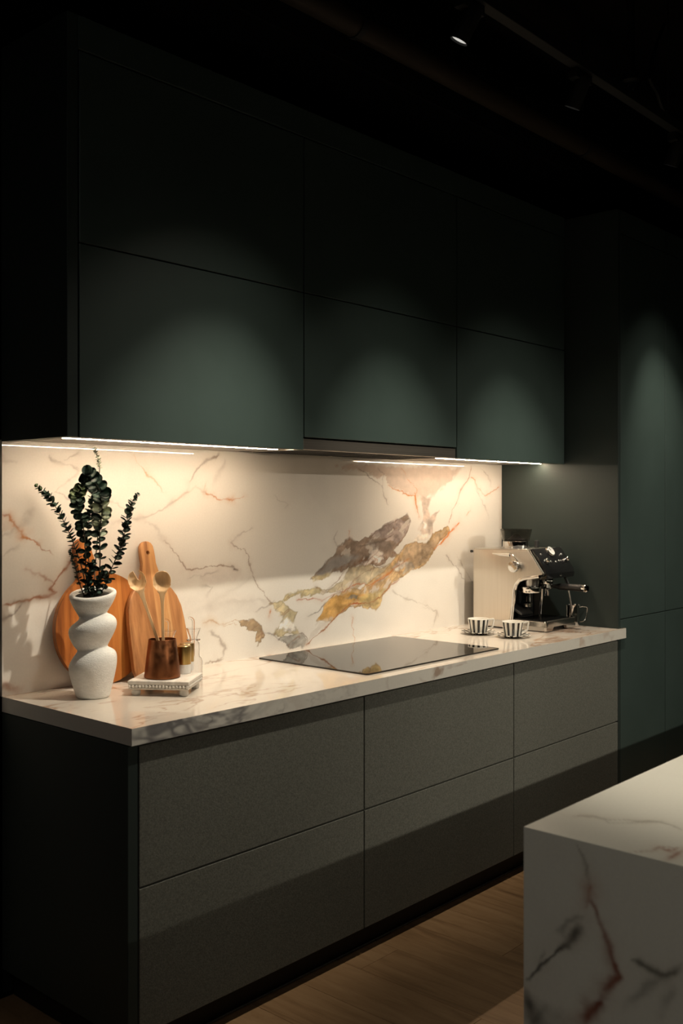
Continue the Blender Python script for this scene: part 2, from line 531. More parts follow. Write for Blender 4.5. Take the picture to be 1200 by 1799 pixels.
def leaf_mat(name, c1, c2):
    m = mat(name, c1, .5, spec=.35)
    noisy(m, c1, c2, (40, 40, 40), detail=3)
    P(m).inputs['Subsurface Weight'].default_value = 0.0
    return m
M['leaf_dark'] = leaf_mat('leaf_dark_green', (.024, .055, .040), (.050, .098, .070))
M['leaf_mid'] = leaf_mat('leaf_mid_green', (.055, .095, .035), (.095, .14, .05))
M['leaf_lit'] = leaf_mat('leaf_lit_green', (.40, .48, .35), (.56, .62, .48))  # leaf green lightened to stand for the light strip's glow
M['stem'] = mat('stem_brown', (.045, .040, .025), .6)

def striped(name, count, phase=0.0, cx=0.0, cy=0.0):
    m = mat(name, (.8, .8, .75), .12)
    tc = nd(m, 'ShaderNodeTexCoord'); sp = nd(m, 'ShaderNodeSeparateXYZ'); lk(m, tc.outputs['Object'], sp.inputs[0])
    at = nd(m, 'ShaderNodeMath', operation='ARCTAN2'); lk(m, sp.outputs[1], at.inputs[0]); lk(m, sp.outputs[0], at.inputs[1])
    mu = nd(m, 'ShaderNodeMath', operation='MULTIPLY_ADD'); lk(m, at.outputs[0], mu.inputs[0]); mu.inputs[1].default_value = count; mu.inputs[2].default_value = phase
    sn = nd(m, 'ShaderNodeMath', operation='SINE'); lk(m, mu.outputs[0], sn.inputs[0])
    gt = nd(m, 'ShaderNodeMath', operation='GREATER_THAN'); lk(m, sn.outputs[0], gt.inputs[0]); gt.inputs[1].default_value = 0.06
    mx = nd(m, 'ShaderNodeMix', data_type='RGBA'); lk(m, gt.outputs[0], mx.inputs[0])
    mx.inputs[6].default_value = (.82, .79, .72, 1); mx.inputs[7].default_value = (.012, .012, .013, 1)
    lk(m, mx.outputs[2], P(m).inputs['Base Color'])
    return m
M['stripe_cup'] = striped('striped_cup_glaze', 12, .4)
M['stripe_saucer'] = striped('striped_saucer_glaze', 16, .2)

# ------------------------------------------------------------------ stone figure and stem paths, millimetres in the scene
BACKSPLASH_BLOBS = [
 ([(1499,1636),(2368,1642),(2286,1586),(2146,1513),(2088,1499),(2012,1499),(1938,1518),(1866,1545),(1796,1583),(1660,1606)], (0.58,0.44,0.36), 0.72, 10),
 ([(2069,1507),(2136,1507),(2111,1455),(2126,1408),(2195,1440),(2146,1384),(2150,1337),(2069,1325),(2040,1351),(2073,1397)], (0.5,0.39,0.32), 0.8, 6),
 ([(1339,1183),(1391,1221),(1468,1259),(1499,1300),(1570,1335),(1627,1317),(1693,1326),(1736,1352),(1796,1379),(1875,1400),(1957,1433),(1984,1398),(1957,1347),(1920,1309),(1866,1277),(1902,1242),(1831,1244),(1778,1214),(1693,1207),(1627,1210),(1578,1207),(1530,1199),(1468,1191),(1391,1172)], (0.3,0.215,0.16), 0.95, 4),
 ([(1376,1201),(1422,1230),(1499,1258),(1578,1265),(1627,1253),(1562,1223),(1483,1206),(1391,1185)], (0.34,0.32,0.3), 0.75, 10),
 ([(1709,1341),(1807,1391),(1899,1413),(1985,1394),(1937,1336),(1890,1302),(1826,1315),(1736,1324)], (0.42,0.34,0.31), 0.85, 6),
 ([(1727,1352),(1807,1379),(1853,1361),(1816,1339),(1745,1329)], (0.25,0.2,0.18), 0.55, 8),
 ([(1683,1308),(1727,1318),(1835,1309),(1853,1286),(1807,1282),(1701,1285)], (0.2,0.17,0.15), 0.6, 8),
 ([(1562,1213),(1693,1217),(1778,1202),(1840,1227),(1804,1174),(1693,1136),(1594,1126),(1468,1108),(1419,1125),(1530,1162)], (0.47,0.38,0.24), 0.85, 5),
 ([(1376,1006),(1422,1075),(1468,1103),(1562,1128),(1643,1123),(1693,1141),(1778,1180),(1831,1211),(1884,1254),(1957,1296),(2031,1305),(2088,1298),(2165,1337),(2265,1370),(2286,1340),(2205,1300),(2165,1278),(2126,1233),(2069,1189),(1993,1181),(1920,1156),(1848,1132),(1813,1101),(1778,1059),(1744,1018),(1627,1038),(1562,1043),(1499,1022),(1452,1000)], (0.54,0.36,0.18), 0.95, 4),
 ([(1938,1274),(2031,1300),(2107,1292),(2175,1331),(2265,1364),(2245,1335),(2146,1279),(2107,1222),(2031,1190),(1975,1204),(1920,1230)], (0.5,0.37,0.25), 0.8, 8),
 ([(1384,1011),(1422,1070),(1483,1096),(1578,1111),(1693,1087),(1643,1064),(1538,1045),(1468,1017)], (0.6,0.33,0.09), 0.75, 8),
 ([(1627,1081),(1727,1107),(1813,1112),(1778,1065),(1736,1024),(1643,1042)], (0.52,0.4,0.18), 0.7, 8),
 ([(1692,1243),(1718,1279),(1754,1283),(1789,1268),(1798,1242),(1754,1226),(1649,1211),(1640,1225)], (0.74,0.64,0.57), 0.95, 4),
 ([(1862,1198),(1899,1226),(1956,1223),(1975,1211),(1937,1189),(1881,1183)], (0.75,0.68,0.6), 0.85, 4),
 ([(1937,1218),(1994,1216),(2013,1194),(1975,1181),(1918,1172),(1946,1194)], (0.36,0.32,0.27), 0.7, 5),
 ([(1540,1082),(1581,1099),(1628,1098),(1615,1080),(1573,1074)], (0.28,0.26,0.21), 0.8, 6),
 ([(1745,1159),(1807,1178),(1826,1166),(1780,1145),(1736,1136)], (0.36,0.32,0.25), 0.7, 6),
 ([(2004,1310),(2033,1334),(2092,1338),(2112,1316),(2062,1309)], (0.72,0.64,0.55), 0.8, 5),
 ([(2062,1357),(2072,1393),(2097,1380),(2092,1347)], (0.78,0.72,0.65), 0.9, 4),
 ([(1188,1122),(1273,1136),(1376,1145),(1440,1123),(1361,1117),(1259,1115),(1174,1101)], (0.5,0.41,0.22), 0.9, 4),
 ([(1113,1105),(1174,1108),(1238,1068),(1262,1056),(1238,1018),(1276,965),(1174,967),(1122,982),(1161,1015),(1186,1053),(1133,1084)], (0.48,0.4,0.24), 0.9, 5),
 ([(1153,1001),(1165,1021),(1202,1040),(1246,1014),(1253,987),(1221,981)], (0.8,0.75,0.68), 0.95, 5),
 ([(1154,962),(1288,966),(1320,930),(1295,905),(1223,908),(1174,943)], (0.42,0.4,0.36), 0.9, 4),
 ([(942,1044),(1026,1043),(1068,1012),(1082,974),(1046,939),(1034,988),(974,1021)], (0.42,0.29,0.16), 0.9, 4),
 ([(1350,1191),(1396,1193),(1464,1190),(1383,1171),(1350,1173)], (0.55,0.44,0.22), 0.6, 6),
 ([(1383,1002),(1417,1008),(1457,1014),(1417,981),(1356,941),(1317,931),(1350,964)], (0.62,0.56,0.5), 0.6, 10),
 ([(-7,1446),(22,1450),(46,1411),(75,1379),(46,1375),(22,1394),(-7,1377)], (0.62,0.5,0.42), 0.5, 12),
 ([(697,1244),(855,1245),(960,1231),(972,1202),(855,1176),(777,1217)], (0.7,0.62,0.57), 0.45, 25),
 ([(663,1157),(837,1168),(1024,1133),(1063,1077),(897,1072),(720,1087)], (0.72,0.66,0.6), 0.35, 30),
]
BACKSPLASH_VEINS = [
 ([(1822,1556),(1957,1512),(2012,1501),(2021,1466),(2040,1415)], (0.6,0.22,0.05), 0.85, 2.6),
 ([(2008,1512),(2023,1455)], (0.6,0.22,0.05), 0.9, 6),
 ([(2453,1650),(2436,1600),(2368,1539),(2337,1478),(2296,1442),(2275,1382)], (0.4,0.16,0.08), 0.75, 3),
 ([(2453,1603),(2508,1552),(2574,1509),(2699,1554)], (0.6,0.22,0.05), 0.7, 3),
 ([(1902,1636),(1957,1592),(2031,1535),(2012,1501)], (0.6,0.22,0.05), 0.5, 3),
 ([(1627,1623),(1693,1592),(1778,1555),(1796,1511),(1822,1478)], (0.38,0.32,0.28), 0.8, 4),
 ([(1761,1627),(1796,1600),(1778,1555)], (0.16,0.12,0.1), 0.6, 3),
 ([(2358,1381),(2275,1334),(2225,1300),(2156,1276)], (0.75,0.22,0.04), 0.95, 5),
 ([(2275,1334),(2205,1289)], (0.7,0.25,0.06), 0.8, 7),
 ([(1259,1102),(1317,1103),(1406,1089),(1499,1111),(1627,1145),(1693,1128),(1796,1157),(1884,1209),(1906,1253)], (0.46,0.13,0.04), 0.8, 2.4),
 ([(1317,915),(1391,951),(1452,1000),(1499,1027),(1578,1061),(1693,1052),(1778,1079),(1831,1120),(1920,1156)], (0.38,0.16,0.07), 0.85, 4),
 ([(1483,1018),(1530,1040),(1578,1058),(1660,1052)], (0.46,0.13,0.04), 0.9, 6),
 ([(1693,1120),(1778,1158),(1902,1208),(1975,1227)], (0.6,0.22,0.05), 0.6, 6),
 ([(1559,1367),(1572,1338)], (0.6,0.22,0.05), 0.9, 3),
 ([(1583,999),(1591,945),(1601,899)], (0.6,0.22,0.05), 0.7, 3),
 ([(1538,1203),(1499,1163),(1422,1124),(1361,1146)], (0.28,0.18,0.12), 0.75, 2.5),
 ([(1491,1358),(1475,1332),(1499,1300)], (0.38,0.32,0.28), 0.5, 4),
 ([(1422,1075),(1391,1051),(1332,1033)], (0.16,0.12,0.1), 0.6, 4),
 ([(1140,1115),(1092,1089),(1039,1069)], (0.38,0.32,0.28), 0.5, 4),
 ([(911,1338),(974,1303),(1000,1268),(1026,1210),(1059,1160),(1126,1105)], (0.28,0.18,0.12), 0.7, 3),
 ([(911,1338),(936,1356),(1026,1387)], (0.38,0.32,0.28), 0.4, 3),
 ([(1117,1073),(1109,1047)], (0.6,0.22,0.05), 0.8, 4),
 ([(789,1053),(861,1042),(949,1044)], (0.5,0.28,0.12), 0.7, 3),
 ([(1154,962),(1122,978),(1082,988)], (0.16,0.12,0.1), 0.6, 3),
 ([(1223,910),(1188,943),(1161,961)], (0.16,0.12,0.1), 0.5, 3),
 ([(1320,930),(1295,961),(1276,970)], (0.16,0.12,0.1), 0.7, 3),
 ([(2245,1240),(2337,1164),(2400,1099)], (0.38,0.32,0.28), 0.7, 3),
 ([(2337,1224),(2411,1148),(2475,1089)], (0.38,0.32,0.28), 0.5, 3),
 ([(2541,1652),(2619,1591),(2626,1566)], (0.38,0.32,0.28), 0.6, 4),
 ([(2497,1540),(2563,1465),(2608,1402)], (0.38,0.32,0.28), 0.4, 3),
 ([(2411,1423),(2443,1441)], (0.6,0.22,0.05), 0.5, 3),
 ([(1840,1099),(1957,1058),(2069,1027),(2165,978),(2189,959)], (0.38,0.32,0.28), 0.4, 5),
 ([(2175,971),(2146,915)], (0.38,0.32,0.28), 0.45, 5),
 ([(2069,1015),(2165,978)], (0.38,0.32,0.28), 0.4, 4),
 ([(1627,1296),(1693,1299),(1796,1312),(1866,1344)], (0.16,0.12,0.1), 0.6, 5),
 ([(1693,1304),(1736,1352),(1875,1400),(1957,1435)], (0.16,0.12,0.1), 0.65, 3),
 ([(1562,1128),(1611,1168),(1693,1196),(1796,1213)], (0.28,0.18,0.12), 0.5, 3),
 ([(1133,1508),(1188,1478),(1205,1464),(1191,1454)], (0.38,0.32,0.28), 0.4, 3),
 ([(789,1103),(861,1135),(949,1167),(1026,1200)], (0.38,0.32,0.28), 0.15, 14),
 ([(801,1093),(911,1113),(1092,1109)], (0.38,0.32,0.28), 0.18, 14),
 ([(483,1644),(501,1615),(533,1577),(576,1548),(605,1514)], (0.66,0.4,0.24), 0.6, 4),
 ([(515,1598),(538,1573)], (0.6,0.22,0.05), 0.45, 4),
 ([(855,1658),(837,1643),(801,1628),(754,1600),(731,1573),(720,1557)], (0.38,0.32,0.28), 0.6, 5),
 ([(813,1633),(855,1653)], (0.28,0.18,0.12), 0.5, 3),
 ([(879,1645),(867,1603),(831,1543)], (0.38,0.32,0.28), 0.25, 10),
 ([(646,1479),(697,1512),(743,1533),(789,1519),(837,1502)], (0.5,0.38,0.3), 0.5, 4),
 ([(795,1517),(837,1503),(897,1488),(928,1481),(960,1493),(982,1502)], (0.6,0.22,0.05), 0.75, 3),
 ([(897,1488),(932,1482)], (0.6,0.22,0.05), 0.7, 6),
 ([(652,1483),(597,1449),(528,1432),(465,1424),(400,1417)], (0.38,0.32,0.28), 0.4, 7),
 ([(783,1522),(801,1556)], (0.6,0.22,0.05), 0.3, 3),
 ([(517,1415),(565,1393),(608,1346)], (0.38,0.32,0.28), 0.25, 12),
 ([(611,1346),(635,1321),(669,1294),(686,1266),(714,1247),(789,1250),(855,1254),(916,1251),(950,1236)], (0.28,0.18,0.12), 0.75, 3),
 ([(916,1249),(950,1236)], (0.16,0.12,0.1), 0.7, 5),
 ([(714,1216),(777,1226),(855,1236)], (0.38,0.32,0.28), 0.4, 5),
 ([(786,1187),(831,1175),(801,1148)], (0.38,0.32,0.28), 0.4, 6),
 ([(801,1055),(861,1038),(941,1032)], (0.5,0.28,0.12), 0.7, 3),
 ([(807,1011),(855,993),(885,953),(879,926),(825,903)], (0.38,0.32,0.28), 0.6, 7),
 ([(879,917),(825,904),(789,904)], (0.28,0.18,0.12), 0.6, 5),
 ([(891,952),(867,983)], (0.38,0.32,0.28), 0.4, 10),
 ([(400,1483),(430,1466),(450,1454)], (0.38,0.32,0.28), 0.35, 5),
 ([(697,1501),(720,1555)], (0.38,0.32,0.28), 0.25, 6),
 ([(-7,1442),(22,1442),(41,1406),(70,1379),(110,1356),(135,1337),(176,1312)], (0.4,0.16,0.08), 0.7, 4),
 ([(36,1406),(51,1397),(73,1378)], (0.6,0.22,0.05), 0.9, 8),
 ([(22,1446),(39,1411)], (0.6,0.22,0.05), 0.5, 6),
 ([(66,1384),(125,1344)], (0.6,0.22,0.05), 0.6, 4),
 ([(239,1297),(212,1266),(176,1229),(166,1214),(184,1197),(140,1191),(80,1186),(32,1178),(-7,1167)], (0.4,0.16,0.08), 0.8, 5),
 ([(166,1216),(173,1204)], (0.4,0.16,0.08), 0.8, 8),
 ([(80,1186),(22,1178)], (0.28,0.18,0.12), 0.5, 10),
 ([(176,1231),(140,1254),(110,1267),(85,1281)], (0.4,0.16,0.08), 0.55, 5),
 ([(-7,1128),(17,1138),(36,1147),(66,1178)], (0.38,0.32,0.28), 0.75, 7),
 ([(3,1150),(8,1137)], (0.38,0.32,0.28), 0.4, 8),
 ([(-7,1372),(32,1393),(70,1419),(100,1454)], (0.38,0.32,0.28), 0.35, 12),
 ([(166,1622),(171,1610),(202,1600),(234,1598),(266,1581)], (0.38,0.32,0.28), 0.55, 5),
 ([(268,1641),(244,1624),(220,1613)], (0.38,0.32,0.28), 0.45, 5),
 ([(266,1578),(218,1532),(186,1513),(218,1499),(255,1481)], (0.38,0.32,0.28), 0.4, 4),
 ([(-7,1307),(22,1332),(61,1349)], (0.38,0.32,0.28), 0.3, 6),
 ([(12,1315),(-7,1333)], (0.38,0.32,0.28), 0.3, 6),
 ([(12,931),(32,923),(46,909)], (0.4,0.16,0.08), 0.5, 12),
 ([(-7,925),(22,930),(66,919)], (0.4,0.16,0.08), 0.4, 8),
 ([(376,1491),(396,1481)], (0.38,0.32,0.28), 0.4, 5),
 ([(-7,1629),(12,1608),(51,1600)], (0.38,0.32,0.28), 0.35, 8),
 ([(234,1122),(202,1070)], (0.38,0.32,0.28), 0.2, 8),
]
ISLAND_END_VEINS = [
 ([(-1906,896),(-1923,861),(-1932,826)], (0.22,0.2,0.16), 0.8, 5),
 ([(-1929,830),(-1935,817)], (0.33,0.1,0.05), 0.95, 11),
 ([(-1932,826),(-1926,803),(-1921,789)], (0.33,0.13,0.08), 0.7, 5),
 ([(-1926,804),(-1938,791),(-1956,749),(-1970,710),(-1982,689),(-1962,656),(-1938,615),(-1907,581)], (0.24,0.09,0.06), 0.85, 8),
 ([(-1956,645),(-1938,615)], (0.2,0.07,0.05), 0.8, 16),
 ([(-1909,752),(-1889,713),(-1857,681),(-1805,628)], (0.1,0.1,0.09), 0.85, 8),
 ([(-1913,770),(-1889,761),(-1873,734),(-1884,727)], (0.2,0.2,0.18), 0.5, 6),
 ([(-1904,754),(-1901,733)], (0.15,0.15,0.13), 0.7, 7),
 ([(-1844,691),(-1831,665)], (0.2,0.2,0.18), 0.4, 8),
 ([(-1803,604),(-1811,589),(-1818,572)], (0.1,0.1,0.09), 0.8, 8),
 ([(-1818,572),(-1841,559)], (0.1,0.1,0.09), 0.7, 30),
 ([(-2002,720),(-2031,718),(-2064,711),(-2080,723),(-2096,740)], (0.13,0.13,0.11), 0.75, 7),
 ([(-2064,711),(-2028,685),(-1994,644)], (0.2,0.2,0.18), 0.45, 10),
 ([(-2080,694),(-2067,666),(-2056,644)], (0.2,0.2,0.18), 0.35, 9),
 ([(-1876,583),(-1885,574)], (0.12,0.11,0.1), 0.6, 14),
]
ISLAND_TOP_VEINS = [
 ([(114,-1838),(136,-1869),(134,-1899),(158,-1922),(163,-1951),(190,-1979),(181,-2004),(170,-2024)], (0.4,0.37,0.31), 0.8, 7),
 ([(114,-1838),(130,-1856)], (0.45,0.36,0.3), 0.5, 10),
 ([(136,-1892),(123,-1911),(135,-1924),(164,-1951)], (0.45,0.42,0.36), 0.6, 9),
 ([(8,-1998),(30,-2028),(63,-2030),(82,-2061)], (0.42,0.3,0.24), 0.7, 7),
 ([(59,-2032),(49,-2050),(77,-2058)], (0.36,0.18,0.13), 0.8, 7),
 ([(10,-2065),(42,-2067),(66,-2068)], (0.36,0.18,0.13), 0.8, 8),
 ([(107,-1794),(105,-1843)], (0.6,0.56,0.5), 0.3, 9),
]
STEMS = {
 'left': ([(-16,290,0),(-36,386,10),(-56,437,20),(-73,476,30),(-88,505,35),(-110,545,40),(-134,582,45),(-154,605,45),(-182,630,45)], [(0,11),(0.4,13),(0.8,12),(1,7)], 29),
 'green': ([(-14,290,0),(-18,359,-10),(-17,422,-20),(-20,501,-30),(-29,540,-38),(-33,571,-50),(-29,596,-70),(-16,615,-90),(2,637,-105)], [(0,12),(0.5,15),(0.85,16),(1,10)], 26),
 'slender': ([(-5,290,0),(-9,358,5),(-18,457,5),(-16,500,5),(-11,540,5),(-6,568,5),(-2,605,5)], [(0,11),(0.6,15),(1,10)], 18),
 'dark': ([(9,290,0),(23,387,-10),(25,458,-20),(28,506,-30),(36,540,-40),(39,568,-50),(39,596,-65),(38,621,-85),(28,642,-110),(18,658,-135)], [(0,13),(0.45,19),(0.8,20),(1,18)], 26),
 'right': ([(9,290,0),(36,330,0),(52,375,0),(75,424,-5),(92,466,-10),(101,506,-12),(108,545,-12),(119,579,-12),(138,605,-12)], [(0,13),(0.45,15),(0.8,12),(1,5)], 27),
 'tall': ([(-4,288,20),(-6,412,60),(-2,556,95),(-7,662,110),(-7,688,112),(-13,718,115),(-25,750,116)], [(0,0),(0.6,0),(0.62,7),(0.9,8),(1,5)], 22),
 'short': ([(-28,290,0),(-39,345,-10),(-49,388,-15),(-58,416,-18),(-63,434,-20)], [(0,9),(0.5,9),(1,6)], 12),
 'stub': ([(-3,291,-10),(-6,332,-30),(2,375,-40),(12,403,-45)], [(0,14),(0.6,13),(1,9)], 14),
 'stubby': ([(3,291,-10),(22,328,-40),(32,356,-50),(48,371,-55)], [(0,14),(0.6,14),(1,10)], 11),
}
# ------------------------------------------------------------------ room shell
CEIL = 3.55
X0, X1, Y0 = -4.0, 7.0, -8.0
X3, YF, YN, YU = 2.72, -0.627, -0.641, -0.354
def struct(name, bm, m, label=None):
    return tag(obj(name, bm, m), label, None, None, 'structure')

fl = struct('floor', bbox(X0, X1, Y0, 0.1, -0.12, -0.012, bev=0), M['carcass'])
W, LN = 0.19, 1.55
pm = bpy.data.meshes.new('plank')
bmp = bbox(-W / 2 + .0006, W / 2 - .0006, -LN / 2 + .0006, LN / 2 - .0006, -.012, 0, bev=.0008)
bmp.to_mesh(pm); bmp.free(); pm.materials.append(M['oak'])
for i in range(34):
    ye = -.003
    L = .35 + ((i * 0.618) % 1.0) * 1.2
    for j in range(4):
        o = bpy.data.objects.new('plank', pm)
        o.parent = fl
        o.scale = (1, L / LN, 1)
        o.location = (-1.9 + i * W, ye - L / 2, 0)
        ye -= L
        L = LN
        link(o)
struct('ceiling', bbox(X0, X1, Y0, 0.1, CEIL, CEIL + .1, bev=0), M['ceiling'])
struct('wall_back', bbox(X0, X1, 0.022, 0.12, 0, CEIL, bev=0), M['wall'])
struct('trim_1', bbox(-.50, -.006, .001, .0215, 0, CEIL, bev=.001), M['wall_grey'])
struct('wall_left', bbox(X0 - .1, X0, Y0, 0.12, 0, CEIL, bev=0), M['wall'])
struct('wall_right', bbox(X1, X1 + .1, Y0, 0.12, 0, CEIL, bev=0), M['wall'])
struct('wall_front', bbox(X0, X1, Y0 - .1, Y0, 0, CEIL, bev=0), M['wall'])

# ------------------------------------------------------------------ stone backsplash
def bs_colour(Pn):
    base = stone_base(Pn)
    return paint(base, Pn[:, [0, 2]], Pn, BACKSPLASH_BLOBS, BACKSPLASH_VEINS, .007)
plain = lambda Pn: stone_base(Pn)
bs = thing('backsplash', 'cream marble backsplash with a large brown and ochre patch, behind the worktop', 'backsplash', (1.36, 0, 0.9))
bz0, bz1 = .8995, 1.668
grid_faces('marble_slab', [((0, 0, bz0), (X3, 0, 0), (0, 0, bz1 - bz0), 1280, 360, bs_colour),
                    ((0, .02, bz0), (0, -.02, 0), (0, 0, bz1 - bz0), 2, 40, plain),
                    ((X3, 0, bz0), (0, .02, 0), (0, 0, bz1 - bz0), 2, 40, plain),
                    ((X3, .02, bz0), (-X3, 0, 0), (0, 0, bz1 - bz0), 20, 6, plain),
                    ((0, .02, bz1), (0, -.02, 0), (X3, 0, 0), 2, 60, plain)], M['stone'], bs, world=True)

# ------------------------------------------------------------------ worktop
def wt_colour(Pn):
    c = stone_base(Pn, (.70, .63, .545))
    c = natural_veins(c, Pn, 3.4, 3.7, (.42, .27, .18), .95, .11, (1, 2.6, 1))
    c = natural_veins(c, Pn, 7.5, 13.1, (.42, .30, .22), .85, .11, (1, 2.2, 1))
    return natural_veins(c, Pn, 2.0, 29.0, (.58, .45, .35), .7, .26, (1, 2.2, 1))
def wf_colour(Pn):
    c = stone_base(Pn, (.74, .71, .64))
    near = sstep(1.25, .2, Pn[:, 0])[:, None]
    a = natural_veins(c.copy(), Pn, 6.0, 5.3, (.20, .19, .19), .95, .26, (1, 1, 2.5))
    a = natural_veins(a, Pn, 15.0, 8.8, (.16, .14, .13), .6, .14, (1, 1, 2))
    b = natural_veins(c.copy(), Pn, 5.0, 5.3, (.42, .32, .27), .6, .10, (1, 1, 2))
    c = a * near + b * (1 - near)
    return paint(c, Pn[:, [0, 2]], Pn, [([(1290, 868), (1330, 872), (1345, 885), (1318, 897), (1300, 890)], (.30, .17, .10), .7, 12),
        ([(2330, 860), (2370, 858), (2390, 880), (2360, 896), (2335, 890)], (.50, .36, .27), .6, 14), ([(2560, 870), (2610, 880), (2600, 898), (2560, 895)], (.55, .42, .34), .5, 14)], [], .006)
XE = 2.772
ZB = 0.855
wt = thing('worktop', 'long marble worktop with brown veins running over the grey drawer units', 'worktop', (1.36, -.32, ZB))
grid_faces('marble_slab', [
    ((0, YN, .9), (X3, 0, 0), (0, -YN, 0), 680, 160, wt_colour),
    ((X3, YN, .9), (XE - X3, 0, 0), (0, .012, 0), 12, 3, wt_colour),
    ((0, YN, ZB), (XE, 0, 0), (0, 0, .9 - ZB), 900, 15, wf_colour),
    ((0, 0, ZB), (0, YN, 0), (0, 0, .9 - ZB), 160, 12, plain),
    ((XE, YN, ZB), (0, .012, 0), (0, 0, .9 - ZB), 3, 12, wf_colour),
    ((XE, YN + .012, ZB), (X3 - XE, 0, 0), (0, 0, .9 - ZB), 6, 4, plain),
    ((X3, YN + .012, ZB), (0, -YN - .012, 0), (0, 0, .9 - ZB), 40, 4, plain),
    ((X3, 0, ZB), (-X3, 0, 0), (0, 0, .9 - ZB), 40, 4, plain),
    ((0, 0, ZB), (X3, 0, 0), (0, YN, 0), 40, 10, plain),
    ((X3, YN + .012, ZB), (XE - X3, 0, 0), (0, -.012, 0), 4, 2, plain)], M['stone_edge'], wt, world=True)

# ------------------------------------------------------------------ base drawer units
XS = [0.032, 0.9325, 1.836, X3]
g = .0028
names = ['left', 'middle', 'right']
base_labels = ['grey two drawer base unit at the left end, under the vase and tray',
               'grey two drawer base unit below the black cooktop',
               'grey two drawer base unit below the espresso machine']
for i in range(3):
    xa, xb = XS[i], XS[i + 1]
    t = thing('base_cabinet', base_labels[i], 'cabinet', ((xa + xb) / 2, -.3, .09), group='grey base drawer units')
    obj('carcass', bbox(xa, xb, -.602, -.004, .09, .852, bev=0), M['carcass'], t, True)
    obj('drawer_front', bbox(xa + g, xb - g, YF, YF + .022, .4797, .846), M['grey_front'], t, True)
    obj('drawer_front', bbox(xa + g, xb - g, YF, YF + .022, .091, .4743), M['grey_front'], t, True)
    if i == 0:
        e = obj('end_panel', bbox(-.002, .0295, YF, -.004, .088, .8525), M['green_side'], t, True)
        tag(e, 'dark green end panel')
pl = tag(obj('plinth', bbox(.033, X3, -.572, -.008, 0.001, .0895), M['plinth']), 'black recessed plinth running under the grey drawer units', 'plinth')
obj('seal_strip', tube(NB(), [(.04, -.578, .004), (X3 - .002, -.578, .004)], .003, 8), M['seal'], pl)
bm = NB()
random.seed(4)
for k in range(46):
    x = .84 + k * .0062
    box(bm, x, x + .0032, -.5855, -.5815, .0015, .0045)
obj('seal_glint', bm, M['chrome'], pl)  # chrome bits only along the stretch that glints, a built-in highlight

# ------------------------------------------------------------------ wall units
up_labels = ['dark green wall unit at the left end, above the vase', 'dark green wall unit in the middle, above the extractor hood',
             'dark green wall unit at the right end, above the espresso machine']
UB, UM, UT, UTOP = 1.662, 2.203, 2.738, 2.835
for i in range(3):
    xa, xb = XS[i], XS[i + 1] - (.003 if i == 2 else 0)
    t = thing('wall_cabinet', up_labels[i], 'cabinet', ((xa + xb) / 2, -.17, UB), group='dark green wall units')
    zb = UB if i != 1 else 1.706
    zc = 1.672 if i != 1 else 1.709
    obj('carcass', bbox(xa + .0005, xb - .0005, -.328, -.004, zc, UT - .003, bev=0), M['carcass'], t, True)
    obj('door', bbox(xa + g, xb - g, YU, YU + .022, UM + .002, UT - .002), M['green'], t, True)
    obj('door', bbox(xa + g, xb - g, YU, YU + .022, zb, UM - .002), M['green'], t, True)
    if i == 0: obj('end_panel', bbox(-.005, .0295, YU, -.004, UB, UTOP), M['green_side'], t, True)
    if i != 1:
        x0 = xa if i else xa - .002
        obj('underside', bbox(x0 + .001, xb - .001, -.330, -.237, 1.6665, 1.6715, bev=0), M['underside'], t, True)
        obj('rear_rail', bbox(x0 + .001, xb - .001, -.218, -.004, 1.6668, 1.6715, bev=0), M['underside'], t, True)
tag(obj('cornice_panel', bbox(.0315, X3 - .004, YU, -.004, UT + .003, UTOP), M['green']), 'plain dark green strip panel above the wall units', 'panel')
for i, lab in ((0, 'warm glowing light strip under the left wall unit'), (2, 'warm glowing light strip under the right wall unit')):
    xa, xb = (.012, .925) if i == 0 else (1.862, 2.708)
    t = thing('light_strip', lab, 'light', ((xa + xb) / 2, -.228, 1.665), group='light strips under the wall units')
    obj('channel', bbox(xa - .004, xb + .004, -.2365, -.2185, 1.667, 1.6712, bev=0), M['alu'], t, True)
    obj('diffuser', bbox(xa, xb, -.2315, -.2255, 1.6655, 1.6669, bev=0), M['led'], t, True)

# extractor hood in the middle unit
t = thing('range_hood', 'slim steel extractor hood built in under the middle wall unit', 'hood', (1.384, -.17, 1.662))
ha, hb = XS[1] + .003, XS[2] - .003
obj('visor', bbox(ha, hb, YU + .006, YU + .024, 1.6625, 1.7015), M['hood_steel'], t, True)
obj('body', bbox(ha, hb, -.328, -.004, 1.668, 1.7075, bev=0), M['black_plastic'], t, True)
for k in range(2):
    fa = ha + .02 + k * .43
    f = obj('grease_filter', bbox(fa, fa + .42, -.318, -.05, 1.6645, 1.6675, bev=0), M['hood_steel'], t, True)
    bm = NB()
    for q in range(30):
        xx = fa + .012 + q * .0136
        box(bm, xx, xx + .006, -.31, -.06, 1.6632, 1.6646)
    obj('filter_slats', bm, M['black_metal'], t, True)

